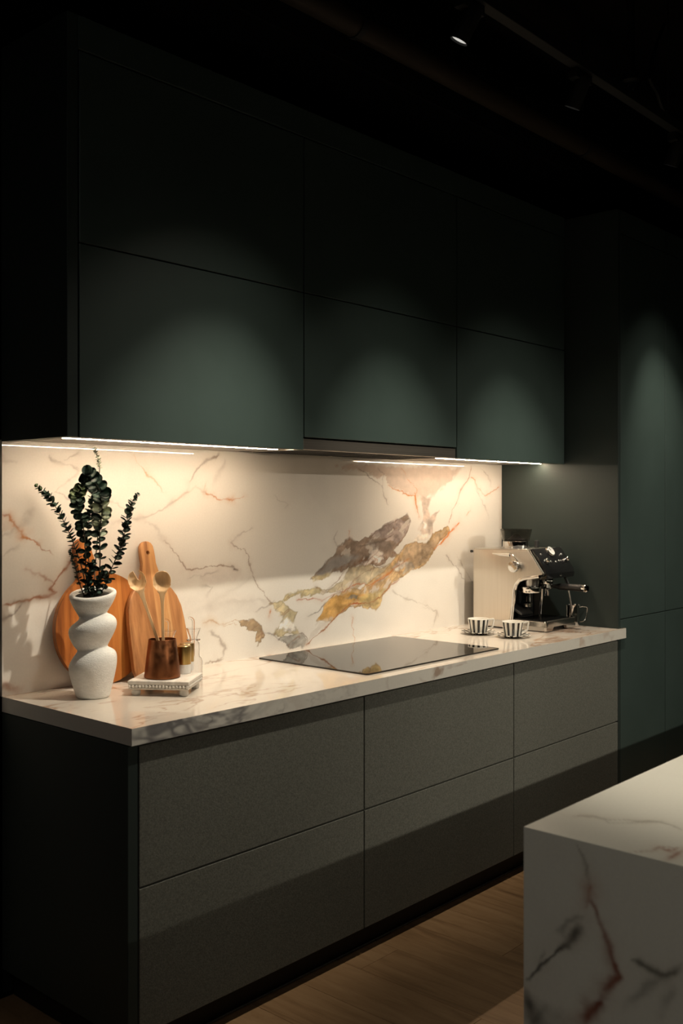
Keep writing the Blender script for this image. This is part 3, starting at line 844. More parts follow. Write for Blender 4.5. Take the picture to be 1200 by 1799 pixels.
# ------------------------------------------------------------------ tall units at the right
TT = 2.828
tall_x = [(2.742, 3.226), (3.226, 3.71), (3.71, 4.2), (4.2, 4.69)]
tlab = ['dark green tall unit at the worktop end, its side behind the espresso machine', 'dark green tall unit at the right edge, second from the worktop',
        'dark green tall unit beyond the frame, third from the worktop', 'dark green tall unit beyond the frame, fourth from the worktop']
for i, (xa, xb) in enumerate(tall_x[:3]):
    t = thing('tall_cabinet', tlab[i], 'cabinet', ((xa + xb) / 2, -.3, 0), group='dark green tall units')
    obj('carcass', bbox(xa + .0005, xb - .0005, -.60, -.004, .09, TT - .003, bev=0), M['carcass'], t, True)
    obj('plinth', bbox(xa, xb, -.572, -.008, 0.001, .089), M['plinth'], t, True)
    obj('door', bbox(xa + g, xb - g, YF, YF + .02, .943, 2.716), M['green'], t, True)
    obj('door', bbox(xa + g, xb - g, YF, YF + .02, .091, .939), M['green'], t, True)
    obj('top_panel', bbox(xa + g, xb - g, YF, YF + .02, 2.721, TT), M['green'], t, True)
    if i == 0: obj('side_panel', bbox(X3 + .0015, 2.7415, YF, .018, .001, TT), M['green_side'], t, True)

# ------------------------------------------------------------------ island in the foreground
def isl_top(Pn):
    c = stone_base(Pn, (.72, .70, .62))
    return paint(c, Pn[:, [0, 1]], Pn, [], ISLAND_TOP_VEINS, .006)
def isl_end(Pn):
    c = stone_base(Pn, (.70, .70, .64))
    return paint(c, Pn[:, [1, 2]], Pn, [], ISLAND_END_VEINS, .007)
IX, IY, IYE, IXE = -.0015, -1.803, -2.72, 4.2
t = thing('kitchen_island', 'white veined marble kitchen island with waterfall end in the right foreground', 'island', (1.3, -2.26, 0))
grid_faces('top_slab', [((IX, IYE, .9), (IXE - IX, 0, 0), (0, IY - IYE, 0), 700, 150, isl_top),
                  ((IXE, IY, .86), (IX - IXE, 0, 0), (0, 0, .04), 200, 4, plain), ((IX, IYE, .86), (IXE - IX, 0, 0), (0, 0, .04), 100, 4, plain),
                  ((IXE, IYE, .86), (0, IY - IYE, 0), (0, 0, .04), 40, 4, plain),
                  ((IX, IYE, .86), (0, IY - IYE, 0), (IXE - IX, 0, 0), 10, 20, plain)], M['stone_honed'], t, True)
grid_faces('waterfall_panel', [((IX, IY, .001), (0, IYE - IY, 0), (0, 0, .899), 300, 290, isl_end),
                  ((IX + .04, IY, .001), (-.04, 0, 0), (0, 0, .859), 4, 60, plain), ((IX, IYE, .001), (.04, 0, 0), (0, 0, .859), 4, 60, plain),
                  ((IX + .04, IYE, .001), (0, IY - IYE, 0), (0, 0, .859), 20, 20, plain)], M['stone_honed'], t, True)
obj('cabinet_body', bbox(IX + .041, IXE, IYE + .02, IY - .02, .09, .859, bev=0), M['green_side'], t, True)
obj('plinth', bbox(IX + .041, IXE - .02, IYE + .06, IY - .06, .001, .089), M['plinth'], t, True)

# ------------------------------------------------------------------ ceiling fittings
def spot(pos, target, watts, cone, label, group, spill=None):
    pos = Vector(pos); d = (Vector(target) - pos).normalized()
    t = thing('track_spotlight', label, 'spotlight', tuple(pos), group=group)
    L = .090; r = .027
    bm = NB()
    lathe(bm, [(.0, -L), (r * .8, -L), (r, -L + .008), (r, .010), (r - .002, .010), (r - .002, -.003), (0, -.004)], 24, (0, 0, 0), d)
    obj('body', bm, M['black_metal'], t, smooth=True)
    bm = NB(); lathe(bm, [(0, .004), (r - .0035, .004), (r - .0035, .001), (0, .001)], 24, (0, 0, 0), d)
    obj('lens', bm, M['lens'], t)
    top = -d * L * .62
    bm = NB(); tube(bm, [top, (top.x, top.y, TRACK_Z_TOP - pos.z - .018)], .007, 8)
    box(bm, top.x - .05, top.x + .05, top.y - .016, top.y + .016, TRACK_Z_TOP - pos.z - .030, TRACK_Z_TOP - pos.z - .0005)
    obj('track_adapter', bm, M['black_metal'], t)
    beams = [(watts * (1 - spill[0]), cone), (watts * spill[0], spill[1])] if spill else [(watts, cone)]
    for e, c in beams:
        ld = bpy.data.lights.new('spot_lamp', 'SPOT')
        ld.energy = e; ld.color = SPOT_COLOR; ld.spot_size = math.radians(c); ld.spot_blend = 1.0; ld.shadow_soft_size = .018
        lo = link(bpy.data.objects.new('spot_lamp', ld)); lo.parent = t
        lo.location = d * .014
        lo.rotation_euler = d.to_track_quat('-Z', 'Y').to_euler()
    return t
TRACK_Z_TOP = 2.862
def track(y, label, xa, xb):
    t = tag(obj('lighting_track', bbox(xa, xb, y - .018, y + .018, TRACK_Z_TOP, TRACK_Z_TOP + .035), M['black_metal']), label, 'lighting track')
    for x in (xa + .4, (xa + xb) / 2, xb - .4):
        obj('hanger', tube(NB(), [(x, y, TRACK_Z_TOP + .035), (x, y, CEIL)], .004, 6), M['black_metal'], t)
slab = ['first black spotlight from the left on the ceiling track, its round lens showing', 'second black spotlight on the ceiling track, lens seen edge on',
        'third black spotlight on the ceiling track, at the right edge, lens hidden', 'fourth black spotlight on the ceiling track, above the tall units', 'added unseen fill spotlight on the ceiling track turned towards the island']
track(-1.185, 'black lighting track running along the ceiling in front of the wall units', -1.2, 5.2)
for a, lab in zip(NEAR_SPOTS, slab): spot(*a, lab, 'black spotlights on the ceiling track', SPILL)
far_lab = ['black spotlight far behind the island, on the right', 'black spotlight far behind the island, on the left', 'added unseen fill spotlight left of the island, aimed at its waterfall end']
track(-5.80, 'black lighting track far behind the island', -1.0, 4.4)
track(-2.93, 'added unseen track carrying the fill spotlight left of the island', -3.4, -1.2)  # track added only to carry the island-end fill spot
for a, lab in zip(FAR_SPOTS, far_lab): spot(*a, lab, 'black spotlights behind the viewer')
pl_pos, pl_size, pl_w = FILL_LAMP
t = thing('fill_panel_light', 'added unseen fill panel giving ambient light to the left of the kitchen', 'light', pl_pos)
obj('frame', bbox(-pl_size / 2 - .02, pl_size / 2 + .02, -pl_size / 2 - .02, pl_size / 2 + .02, .002, .04), M['black_metal'], t)
obj('panel', bbox(-pl_size / 2, pl_size / 2, -pl_size / 2, pl_size / 2, -.003, .0015, bev=0), M['panel'], t)
for x in (-.4, .4): obj('hanger', tube(NB(), [(x, 0, .04), (x, 0, CEIL - pl_pos[2])], .003, 6), M['black_metal'], t)
ld = bpy.data.lights.new('fill_lamp', 'AREA'); ld.energy = pl_w; ld.size = pl_size; ld.color = (1.0, .97, .88)
lo = link(bpy.data.objects.new('fill_lamp', ld)); lo.parent = t; lo.location = (0, 0, -.006)
pp = tag(obj('ceiling_pipe', tube(NB(), [(-2, -.62, 3.03), (6.5, -.62, 3.03)], .042, 16), M['pipe'], smooth=True), 'brown painted pipe running under the black ceiling above the wall units', 'pipe')
for x in (-.6, .9, 2.4, 3.9):
    bm = NB(); tube(bm, [(x, -.62, 3.072), (x, -.62, CEIL)], .005, 6); lathe(bm, [(.043, -.012), (.046, -.012), (.046, .012), (.043, .012)], 20, (x, -.62, 3.03), (1, 0, 0))
    obj('pipe_hanger', bm, M['black_metal'], pp, smooth=True)
tag(obj('ceiling_duct', bbox(-2, 6.5, -.34, -.05, 3.08, 3.38, bev=.004), M['ceiling']), 'black rectangular duct under the ceiling against the back wall', 'duct')
t = thing('sprinkler_head', 'small metal ceiling sprinkler hanging from a pipe at the upper right', 'sprinkler', (2.284, -.9, 3.13))
obj('drop_pipe', tube(NB(), [(0, 0, .07), (0, 0, CEIL - 3.13)], .016, 10), M['black_metal'], t, smooth=True)
obj('collar', lathe(NB(), [(0, .10), (.03, .10), (.034, .07), (.02, .06), (.018, .045), (0, .045)], 20), M['black_metal'], t, smooth=True)
bm = NB(); lathe(bm, [(0, .012), (.012, .012), (.036, .004), (.037, 0), (.012, -.002), (0, -.002)], 16)
for k in range(2): tube(bm, [(.018 * (1 - 2 * k), 0, .05), (.026 * (1 - 2 * k), 0, .03), (.010 * (1 - 2 * k), 0, .008)], .003, 6)
obj('deflector', bm, M['alu'], t, smooth=True)
tag(obj('ceiling_cable', tube(NB(), [tuple(p) for p in curve_pts([(2.61, -.9, CEIL), (2.52, -.9, 3.42), (2.42, -.92, 3.27), (2.43, -.92, 3.235), (2.53, -.9, 3.23), (2.60, -.9, 3.17), (2.80, -.9, 3.135), (3.2, -.9, 3.12), (3.5, -.9, 3.3), (3.6, -.9, CEIL)], 48)], .008, 8), M['black_metal'], smooth=True),
    'loose black cable looping below the ceiling beside the sprinkler', 'cable')
# ------------------------------------------------------------------ cooktop
def rrect(x0, x1, y0, y1, r, n=5):
    out = []
    for cx, cy, a in ((x1 - r, y1 - r, 0), (x0 + r, y1 - r, 90), (x0 + r, y0 + r, 180), (x1 - r, y0 + r, 270)):
        for k in range(n + 1):
            q = math.radians(a + 90 * k / n)
            out.append((cx + r * math.cos(q), cy + r * math.sin(q)))
    return out
TOP = .9003
t = tag(obj('cooktop', prism(NB(), rrect(1.008, 1.814, -.575, -.044, .008), TOP, TOP + .0055, 'xy', .0012, 2), M['cooktop']),
        'flat black glass cooktop set on the marble worktop', 'cooktop')

# ------------------------------------------------------------------ white vase of three tilted bowls
VX, VY = .181, -.203
RV = Vector((math.sin(YAW), -math.cos(YAW), 0)); FV = Vector((math.cos(YAW), math.sin(YAW), 0))
t = thing('vase', 'rough white plaster vase of three stacked tilted bowls, holding eucalyptus', 'vase', (VX, VY, TOP))
# height, radius, sideways offset, tilt (metres of rise towards the right edge)
vp = [(.0, .040, 0, 0), (.0, .047, 0, 0), (.004, .0505, 0, 0), (.02, .054, 0, 0), (.05, .0625, -.001, .002), (.08, .0695, -.001, .004), (.1, .0715, 0, .010), (.117, .0685, .001, .015),
      (.130, .059, .001, .012), (.140, .047, 0, .007), (.1445, .0435, -.001, .006), (.149, .0455, -.002, .006), (.160, .0535, -.003, .008), (.180, .064, -.002, .009), (.198, .0705, -.001, .010), (.212, .071, 0, .011),
      (.224, .065, .001, .012), (.234, .052, .002, .011), (.2395, .0425, .002, .009), (.2435, .0405, .001, .007), (.249, .0425, -.001, .004), (.262, .0505, -.001, .003), (.280, .0605, 0, .002), (.296, .067, 0, .002),
      (.304, .0695, 0, .002), (.310, .0685, 0, .002), (.3135, .063, 0, .002), (.3115, .0565, 0, .002), (.304, .0525, 0, .002), (.292, .050, 0, .002), (.276, .045, 0, .0)]
lean_top = lambda z: .19 * float(sstep(np.float64(.244), np.float64(.285), np.float64(z)))
bm = NB(); n = 56; rings = []
for z, r, off, tl in vp:
    ring = []
    for k in range(n):
        a = 2 * PI * k / n
        p = RV * (off + r * math.cos(a)) + FV * (r * math.sin(a))
        ring.append(bm.verts.new((p.x, p.y, z + tl * math.cos(a) * (1 if z > 0 else 0) + lean_top(z) * r * math.sin(a))))
    rings.append(ring)
for a, b in zip(rings, rings[1:]):
    for k in range(n): bm.faces.new((a[k], a[(k + 1) % n], b[(k + 1) % n], b[k]))
bm.faces.new(rings[0][::-1]); bm.faces.new(rings[-1])
bmesh.ops.recalc_face_normals(bm, faces=bm.faces)
o = obj('body', bm, M['plaster'], t)
o.data.polygons.foreach_set('use_smooth', [True] * len(o.data.polygons))
md = o.modifiers.new('soft', 'SUBSURF'); md.levels = 1; md.render_levels = 2
bm = NB(); lathe(bm, [(.0470, .286), (.0524, .3010), (.040, .3045), (0, .306)], 24)
for v in bm.verts: v.co.z += .19 * (v.co.x * FV.x + v.co.y * FV.y)
obj('floral_foam', bm, M['soil'], t, smooth=True)

# ------------------------------------------------------------------ eucalyptus stems with round paired leaves
def leaf_mesh(name, m, longish=1.0):
    bm = NB()
    n = 12
    c0 = bm.verts.new((0, .5, -.05))
    ring = []
    for k in range(n):
        a = 2 * PI * k / n
        x = .5 * math.sin(a) * (1.0 if longish == 1 else .72)
        y = .5 - .5 * math.cos(a)
        ring.append(bm.verts.new((x, y, .10 * abs(x) - .10 * (y - .3) ** 2 + (.02 if k else 0))))
    for k in range(n): bm.faces.new((c0, ring[k], ring[(k + 1) % n]))
    res = bmesh.ops.solidify(bm, geom=bm.faces[:], thickness=.025)
    bm.normal_update()
    me = bpy.data.meshes.new(name); bm.to_mesh(me); bm.free(); me.materials.append(m)
    me.polygons.foreach_set('use_smooth', [True] * len(me.polygons))
    return me
LM = {k: leaf_mesh('leaf', M[k]) for k in ('leaf_dark', 'leaf_mid', 'leaf_lit')}
stem_label = {'left': 'eucalyptus stem leaning far left out of the white vase, with small leaves',
    'green': 'eucalyptus stem left of centre in the vase, its bent tip carrying yellow green leaves',
    'slender': 'slender eucalyptus stem in the middle of the vase, between two bent leafy ones',
    'dark': 'eucalyptus stem with the largest leaves, dark drooping tip, leaves coloured as lit halfway down',
    'right': 'eucalyptus stem leaning far right out of the white vase',
    'tall': 'tallest thin eucalyptus stem in the vase, its tip reaching the light strip and coloured as lit',
    'short': 'short eucalyptus stem with tiny leaves at the lower left of the vase',
    'stub': 'short bushy eucalyptus stem low in the middle of the vase',
    'stubby': 'short bushy eucalyptus stem low at the right of the vase opening'}
random.seed(11)
for key, (pts, sizes, nodes) in STEMS.items():
    w = []
    for r, z, dd in pts:
        w.append(RV * (r / 1000.) + FV * (dd / 1000.) + Vector((0, 0, z / 1000.)))
    # foot of the stem: into the foam
    foot = Vector((w[0].x * .8, w[0].y * .8, .290))
    if (Vector((foot.x, foot.y, 0))).length > .030: foot.xy = foot.xy * (.030 / foot.xy.length)
    w[0] = foot
    cp = [Vector(p) for p in curve_pts(w, 40)]
    t = thing('eucalyptus_stem', stem_label[key], 'stem', (VX, VY, TOP), group='eucalyptus stems in the white vase')
    obj('stalk', tube(NB(), cp, [.0020 - .0012 * i / 39 for i in range(40)], 6), M['stem'], t, smooth=True)
    tot = len(cp) - 1
    for i in range(nodes):
        s = .10 + .89 * (i / (nodes - 1)) ** .9
        x = s * tot; k = min(int(x), tot - 1)
        p = cp[k].lerp(cp[k + 1], x - k)
        tg = (cp[k + 1] - cp[k]).normalized()
        ss = None
        for (s0, v0), (s1, v1) in zip(sizes, sizes[1:]):
            if s0 <= s <= s1: ss = v0 + (v1 - v0) * (s - s0) / max(s1 - s0, 1e-6)
        if ss is None or ss < 2.5: continue
        u, v, _ = frame_z(tg)
        ph = (i % 2) * PI / 2 + .55 * math.sin(i * 1.7) + (.4 if key in ('left', 'right') else .9)
        el0 = math.radians(24 + 22 * s)
        for q in (0, 1):
            a = ph + q * PI + random.uniform(-.2, .2)
            out = u * math.cos(a) + v * math.sin(a)
            el = max(.1, el0 + random.uniform(-.3, .3))
            d = (out * math.cos(el) + tg * math.sin(el)).normalized()
            nrm = (tg * math.cos(el) - out * math.sin(el)).normalized()
            turn = (.8 if s > .25 else .45) if key in ('dark', 'green') else .26
            turn *= random.uniform(.35, 1.1)
            nrm = (nrm * (1 - turn) + (Vector((0, 0, .35)) - FV) * turn).normalized()
            d = d - nrm * d.dot(nrm)
            if d.length < .55: d = RV * (1 if q == (i // 2) % 2 else -1) + Vector((0, 0, random.uniform(-.4, .3)))
            d = (d - nrm * d.dot(nrm)).normalized()
            sz = ss / 1000. * random.uniform(.95, 1.2) * (1.55 if key in ('dark', 'green') else 1.6 if key in ('left', 'right') else 1.36)
            mk = 'leaf_dark'
            if key == 'green' and s > .74: mk = 'leaf_mid'
            if key == 'left' and s > .88: mk = 'leaf_mid'
            if key == 'tall': mk = 'leaf_lit'
            if key == 'dark' and .26 < s < .64 and (RV.dot(out) > -.15 or i % 3 == 0): mk = 'leaf_lit'
            rx = d.cross(nrm).normalized()
            mt = Matrix(((rx.x, d.x, nrm.x, 0), (rx.y, d.y, nrm.y, 0), (rx.z, d.z, nrm.z, 0), (0, 0, 0, 1)))
            rot = mt.to_euler()
            # keep the foliage clear of the vase rim
            lf = bpy.data.objects.new('leaf', LM[mk]); lf.parent = t
            lf.location = p; lf.rotation_euler = rot; lf.scale = (sz, sz, sz)
            link(lf)

# ------------------------------------------------------------------ cutting boards leaning on the backsplash
def leaning(name, label, poly, hole, base, lean, th, mt, rz=0.0, roll=0.0, grain_roll=0.0):
    """poly in board axes (x across, z up), foot at z=0"""
    t = thing(name, label, 'cutting board', base)
    bm = prism(NB(), poly, 0, th, 'xz', .004, 3)
    o = obj('board', bm, mt, t)
    o.data.polygons.foreach_set('use_smooth', [True] * len(o.data.polygons))
    o.data.set_sharp_from_angle(angle=math.radians(40))
    if hole:
        hb = lathe(NB(), [(0, -.02), (hole[2], -.02), (hole[2], th + .02), (0, th + .02)], 24, (hole[0], 0, hole[1]), (0, 1, 0))
        me = bpy.data.meshes.new('tmp'); hb.to_mesh(me); hb.free()
        ho = link(bpy.data.objects.new('tmp', me)); ho.location = base
        md = o.modifiers.new('hole', 'BOOLEAN'); md.object = ho; md.operation = 'DIFFERENCE'
        dg = bpy.context.evaluated_depsgraph_get(); dg.update()
        nm = bpy.data.meshes.new_from_object(o.evaluated_get(dg))
        o.modifiers.clear(); o.data = nm
        bpy.data.objects.remove(ho); bpy.data.meshes.remove(me)
    o.rotation_euler = (-lean, 0, 0)
    return t, o
# round board with a handle tilted to the left
R_ = .178; tilt = math.radians(14.5)
pl_ = []
ha_ = math.radians(13.5)
for k in range(61):
    a = PI / 2 + ha_ + (2 * PI - 2 * ha_) * k / 60
    pl_.append((R_ * math.cos(a), R_ * math.sin(a)))
hw = .029
pl_ += [(hw + .004, R_ + .016), (hw, R_ + .03), (hw, R_ + .09)]
for k in range(1, 10):
    a = PI * k / 10
    pl_.append((hw * math.cos(a), R_ + .09 + hw * math.sin(a)))
pl_ += [(-hw, R_ + .09), (-hw, R_ + .03), (-hw - .004, R_ + .016)]
c, s_ = math.cos(tilt), math.sin(tilt)
pl_ = [(x * c - z * s_, x * s_ + z * c + R_ * 1.0) for x, z in pl_]
leaning('cutting_board', 'round orange brown wooden cutting board leaning on the backsplash behind the white vase', pl_, None, (.330, -.064, TOP + .001), math.radians(5.15), .018, M['acacia_round'])
half = [(.0, .0), (.085, .0), (.100, .004), (.1125, .016), (.1165, .04), (.116, .12), (.113, .19), (.108, .235), (.098, .270), (.080, .296), (.056, .316), (.038, .334), (.0295, .356), (.0270, .385), (.0270, .410), (.0285, .428), (.0265, .444), (.0195, .455), (.0095, .4605), (.0, .4615)]
poly = half[1:-1] + [half[-1]] + [(-x, z) for x, z in half[1:-1][::-1]]
leaning('cutting_board', 'tall paddle shaped wooden cutting board with a hole in its handle, behind the copper pot', poly, (0, .422, .0068), (.515, -.125, TOP + .001), math.radians(13.0), .017, M['acacia'])

# ------------------------------------------------------------------ beaded tray
TR = math.atan2(-.131, .093)
ax = Vector((math.cos(TR), math.sin(TR), 0)); ay = Vector((-math.sin(TR), math.cos(TR), 0))
fc = Vector((.3255, -.3375, 0))                      # middle of the front feet line
TWd, TD = .188, .168
tc_ = fc + ay * (TD / 2 - .018)
t = thing('riser_tray', 'square whitewashed tray on four feet with a beaded rim, on the worktop', 'tray', (tc_.x, tc_.y, TOP), TR)
hz = .0455
obj('top_board', bbox(-TWd / 2, TWd / 2, -TD / 2, TD / 2, hz - .0115, hz, bev=.002, seg=2), M['tray'], t)
obj('apron', bbox(-TWd / 2 + .007, TWd / 2 - .007, -TD / 2 + .007, TD / 2 - .007, .024, hz - .0115, bev=.001), M['tray'], t)
obj('lower_board', bbox(-TWd / 2 + .002, TWd / 2 - .002, -TD / 2 + .002, TD / 2 - .002, .0195, .0242, bev=.0015), M['tray'], t)
for sx in (-1, 1):
    for sy in (-1, 1):
        bm = NB(); lathe(bm, [(0, 0), (.011, 0), (.0135, .004), (.0140, .010), (.0130, .0165), (.011, .0196), (0, .0196)], 18, (sx * (TWd / 2 - .020), sy * (TD / 2 - .020), 0))
        obj('foot', bm, M['tray'], t, smooth=True)
bmb = NB(); bmesh.ops.create_uvsphere(bmb, u_segments=10, v_segments=7, radius=.0053)
bme = bpy.data.meshes.new('bead'); bmb.to_mesh(bme); bmb.free(); bme.materials.append(M['tray'])
bme.polygons.foreach_set('use_smooth', [True] * len(bme.polygons))
nb = 18; nd_ = 16
for k in range(nb):
    for sy in (-1, 1):
        o = bpy.data.objects.new('bead', bme); o.parent = t; o.location = (-TWd / 2 + .006 + k * (TWd - .012) / (nb - 1), sy * (TD / 2 - .0035), .0293); link(o)
for k in range(1, nd_ - 1):
    for sx in (-1, 1):
        o = bpy.data.objects.new('bead', bme); o.parent = t; o.location = (sx * (TWd / 2 - .0035), -TD / 2 + .006 + k * (TD - .012) / (nd_ - 1), .0293); link(o)
TZ = TOP + hz + .0004

# ------------------------------------------------------------------ copper pot and two wooden spoons
CX, CY = .4, -.225
PX, PY = (Vector((.352, -.287, 0)) + RV * .018).xy
t = thing('utensil_pot', 'tapered aged copper pot holding two wooden spoons on the white tray', 'pot', (PX, PY, TZ))
obj('body', lathe(NB(), [(0, .002), (.050, .0), (.0545, .002), (.0550, .006), (.0420, .1165), (.0412, .1175), (.0400, .1165), (.0520, .010), (.050, .006), (0, .006)], 40), M['copper'], t, smooth=True)
def utensil(label, foot, head, slot):
    """a long wooden spoon: handle up to a bowl; local z along the handle"""
    foot = Vector(foot); head = Vector(head)
    zax = (head - foot); L = zax.length; zax.normalize()
    yax = (-FV - zax * (-FV).dot(zax)).normalized()          # bowl faces the viewer side
    xax = yax.cross(zax).normalized()
    t = thing('wooden_spoon', label, 'spoon', tuple(foot), group='wooden spoons in the copper pot')
    rows = []
    # outline: half width, thickness, dish depth along length
    BL, BW = .070, .0275
    zb = L - BL
    secs = [(0, .0050, .0045, 0), (L * .25, .0050, .0045, 0), (zb * .75, .0046, .0042, 0), (zb * .90, .0056, .0045, 0), (zb, .0095, .005, 0)]
    for k in range(1, 31):
        q = k / 30
        hwid = BW * math.sqrt(max(0, 1 - ((q - .56) / .46) ** 2)) if q > .1 else .0095 + .006 * q / .1
        hwid = max(hwid, .0095 + (BW - .0095) * sstep(np.float64(0), np.float64(.42), np.float64(q)) if q < .42 else hwid)
        if k == 30: hwid = .003
        dish = .0150 * math.sin(PI * min(1, max(0, (q - .12) / .82))) ** .8 if .12 < q < .94 else 0
        secs.append((zb + BL * q, hwid, .0046, dish))
    bm = NB(); rings = []
    for z, hw_, th, dish in secs:
        front, back = [], []
        for k in range(21):
            u = -1 + 2 * k / 20
            x = hw_ * u
            f = th * .5 * math.sqrt(max(0, 1 - abs(u) ** 6)) * .8 if dish == 0 else th * .4 - dish * (1 - u * u) ** .9 * 1.0
            b = -th * .5 * math.sqrt(max(0, 1 - u * u)) - (dish * (1 - u * u) ** .8 * 1.05 if dish else 0) - .0008
            front.append((x, f, z)); back.append((x, b, z))
        rings.append([bm.verts.new(foot * 0 + xax * x + yax * y + zax * z_) for x, y, z_ in front + back[::-1]])
    N = len(rings[0])
    for a, b in zip(rings, rings[1:]):
        for k in range(N): bm.faces.new((a[k], a[(k + 1) % N], b[(k + 1) % N], b[k]))
    bm.faces.new(rings[0][::-1]); bm.faces.new(rings[-1])
    bmesh.ops.recalc_face_normals(bm, faces=bm.faces)
    o = obj('spoon_body', bm, M['beech'], t)
    if slot:
        bm = NB()
        u0 = -.006
        poly = [(u0 - .0092, L + .02), (u0 - .0078, L - .016)] + [(u0 + .0072 * math.cos(a), L - .025 + .0080 * math.sin(a)) for a in np.linspace(PI, 2 * PI, 9)] + [(u0 + .0078, L - .016), (u0 + .0092, L + .02)]
        prism(bm, poly, -.04, .04, 'xz')
        for v in bm.verts: v.co = xax * v.co.x + yax * v.co.y + zax * v.co.z
        bmesh.ops.recalc_face_normals(bm, faces=bm.faces)
        me = bpy.data.meshes.new('tmp'); bm.to_mesh(me); bm.free()
        ho = link(bpy.data.objects.new('tmp', me)); ho.location = foot
        md = o.modifiers.new('slot', 'BOOLEAN'); md.object = ho; md.operation = 'DIFFERENCE'; md.solver = 'EXACT'
        dg = bpy.context.evaluated_depsgraph_get(); dg.update()
        nm = bpy.data.meshes.new_from_object(o.evaluated_get(dg)); o.modifiers.clear(); o.data = nm
        bpy.data.objects.remove(ho); bpy.data.meshes.remove(me)
    o.data.polygons.foreach_set('use_smooth', [True] * len(o.data.polygons))
    o.data.set_sharp_from_angle(angle=math.radians(45))
    return t
pc = Vector((PX, PY, 0))
utensil('pale wooden spoon with a round bowl, upright in the copper pot', pc + RV * .006 - FV * .006 + Vector((0, 0, TZ + .0075)), pc - RV * .004 + FV * .012 + Vector((0, 0, 1.270)), False)
utensil('pale wooden spoon with a notched bowl, leaning left in the copper pot', pc + RV * .020 + FV * .008 + Vector((0, 0, TZ + .010)), pc - RV * .092 + FV * .022 + Vector((0, 0, 1.270)), True)

# ------------------------------------------------------------------ shakers with brass caps
for k, (px_, lab) in enumerate((((.4555, -.2905), 'brass capped white stone shaker at the front of the tray'), ((.4955, -.2570), 'brass capped white stone shaker half hidden behind the front one'))):
    t = thing('shaker', lab, 'shaker', (*px_, TZ), group='shakers on the tray')
    obj('body', lathe(NB(), [(0, 0), (.0215, 0), (.0225, .001), (.0225, .0285), (0, .0285)], 32), M['white_marble_small'], t, smooth=True)
    obj('cap', lathe(NB(), [(0, .0287), (.0228, .0287), (.0231, .0295), (.0231, .0845), (.0220, .0858), (0, .0858)], 32), M['brass'], t, smooth=True)
# ------------------------------------------------------------------ glass cruets
for k, (pos, lab) in enumerate((((.578, -.190), 'clear glass oil cruet with a bent spout standing behind the brass shakers'), ((.492, -.172), 'clear glass oil cruet mostly hidden behind the copper pot'))):
    t = thing('glass_cruet', lab, 'cruet', (*pos, TOP), group='clear glass cruets behind the tray')
    outer = [(0, 0), (.0285, 0), (.030, .002), (.030, .058), (.027, .068), (.0215, .074), (.0205, .080), (.0205, .112), (.0195, .120), (.0135, .126), (.0225, .1275), (.0225, .1300), (.012, .1310), (.0125, .137), (.0235, .166), (.0225, .1665)]
    inner = [(.0110, .138), (.0105, .126), (.0180, .118), (.0190, .110), (.0190, .080), (.0200, .073), (.0255, .067), (.0285, .057), (.0285, .004), (0, .004)]
    obj('bottle', lathe(NB(), outer + inner, 36), M['clear'], t, smooth=True)
    sp = [(0, 0, .075), (0, 0, .130), (0, 0, .185)]
    for a in np.linspace(0, 1.9, 8): sp.append(tuple(-RV * (.012 * (1 - math.cos(a))) + Vector((0, 0, .188 + .012 * math.sin(a)))))
    obj('spout_tube', tube(NB(), sp, .0042, 12), M['clear'], t, smooth=True)

# ------------------------------------------------------------------ striped cups on saucers
def cup(x, y, lab, slab_):
    s = tag(obj('saucer', lathe(NB(), [(0, .003), (.032, .0), (.036, .0), (.038, .003), (.058, .0065), (.0750, .0112), (.0762, .0120), (.0750, .0128), (.057, .0090), (.038, .0062), (0, .0058)], 48), M['stripe_saucer'], smooth=True), slab_, 'saucer', 'striped saucers')
    s.location = (x, y, TOP)
    t = thing('cup', lab, 'cup', (x, y, TOP + .0062), group='striped cups')
    obj('body', lathe(NB(), [(0, .0015), (.030, 0), (.0355, 0), (.0375, .003), (.0468, .0590), (.0462, .0597), (.037, .010), (.034, .0045), (0, .0045)], 48), M['stripe_cup'], t, smooth=True)
    obj('lining', lathe(NB(), [(0, .0052), (.0335, .0052), (.0362, .0105), (.0452, .0592), (.0462, .0599), (.0471, .0592), (.0472, .0605), (.0462, .0615), (.0446, .0605), (.0355, .0108), (.033, .0060), (0, .0060)], 48), M['porcelain'], t, smooth=True)
    # angular ear handle
    hp = [(.0445, .0560), (.068, .0600), (.0675, .053), (.062, .024), (.0405, .016)]
    pts = [Vector((a * RV.x, a * RV.y, b)) for a, b in hp]
    bm = NB()
    N = 8; rings = []
    side = FV
    for i, (a, b) in enumerate(hp):
        d = (pts[min(i + 1, 4)] - pts[max(i - 1, 0)]).normalized(); nrm = d.cross(side).normalized()
        rings.append([bm.verts.new(pts[i] + side * (sx * .0065) + nrm * (sy * .0032)) for sx, sy in ((-1, -1), (1, -1), (1, 1), (-1, 1))])
    for a, b in zip(rings, rings[1:]):
        for k in range(4): bm.faces.new((a[k], a[(k + 1) % 4], b[(k + 1) % 4], b[k]))
    bm.faces.new(rings[0][::-1]); bm.faces.new(rings[-1])
    bmesh.ops.recalc_face_normals(bm, faces=bm.faces)
    bmesh.ops.bevel(bm, geom=bm.edges[:], offset=.001, segments=2, affect='EDGES')
    obj('handle', bm, M['porcelain'], t, smooth=True)
cup(2.150, -.247, 'black and white striped cup on a saucer, the left and farther of two', 'black and white striped saucer under the left cup')
cup(2.160, -.417, 'black and white striped cup on a saucer, the right and nearer of two', 'black and white striped saucer under the right cup')
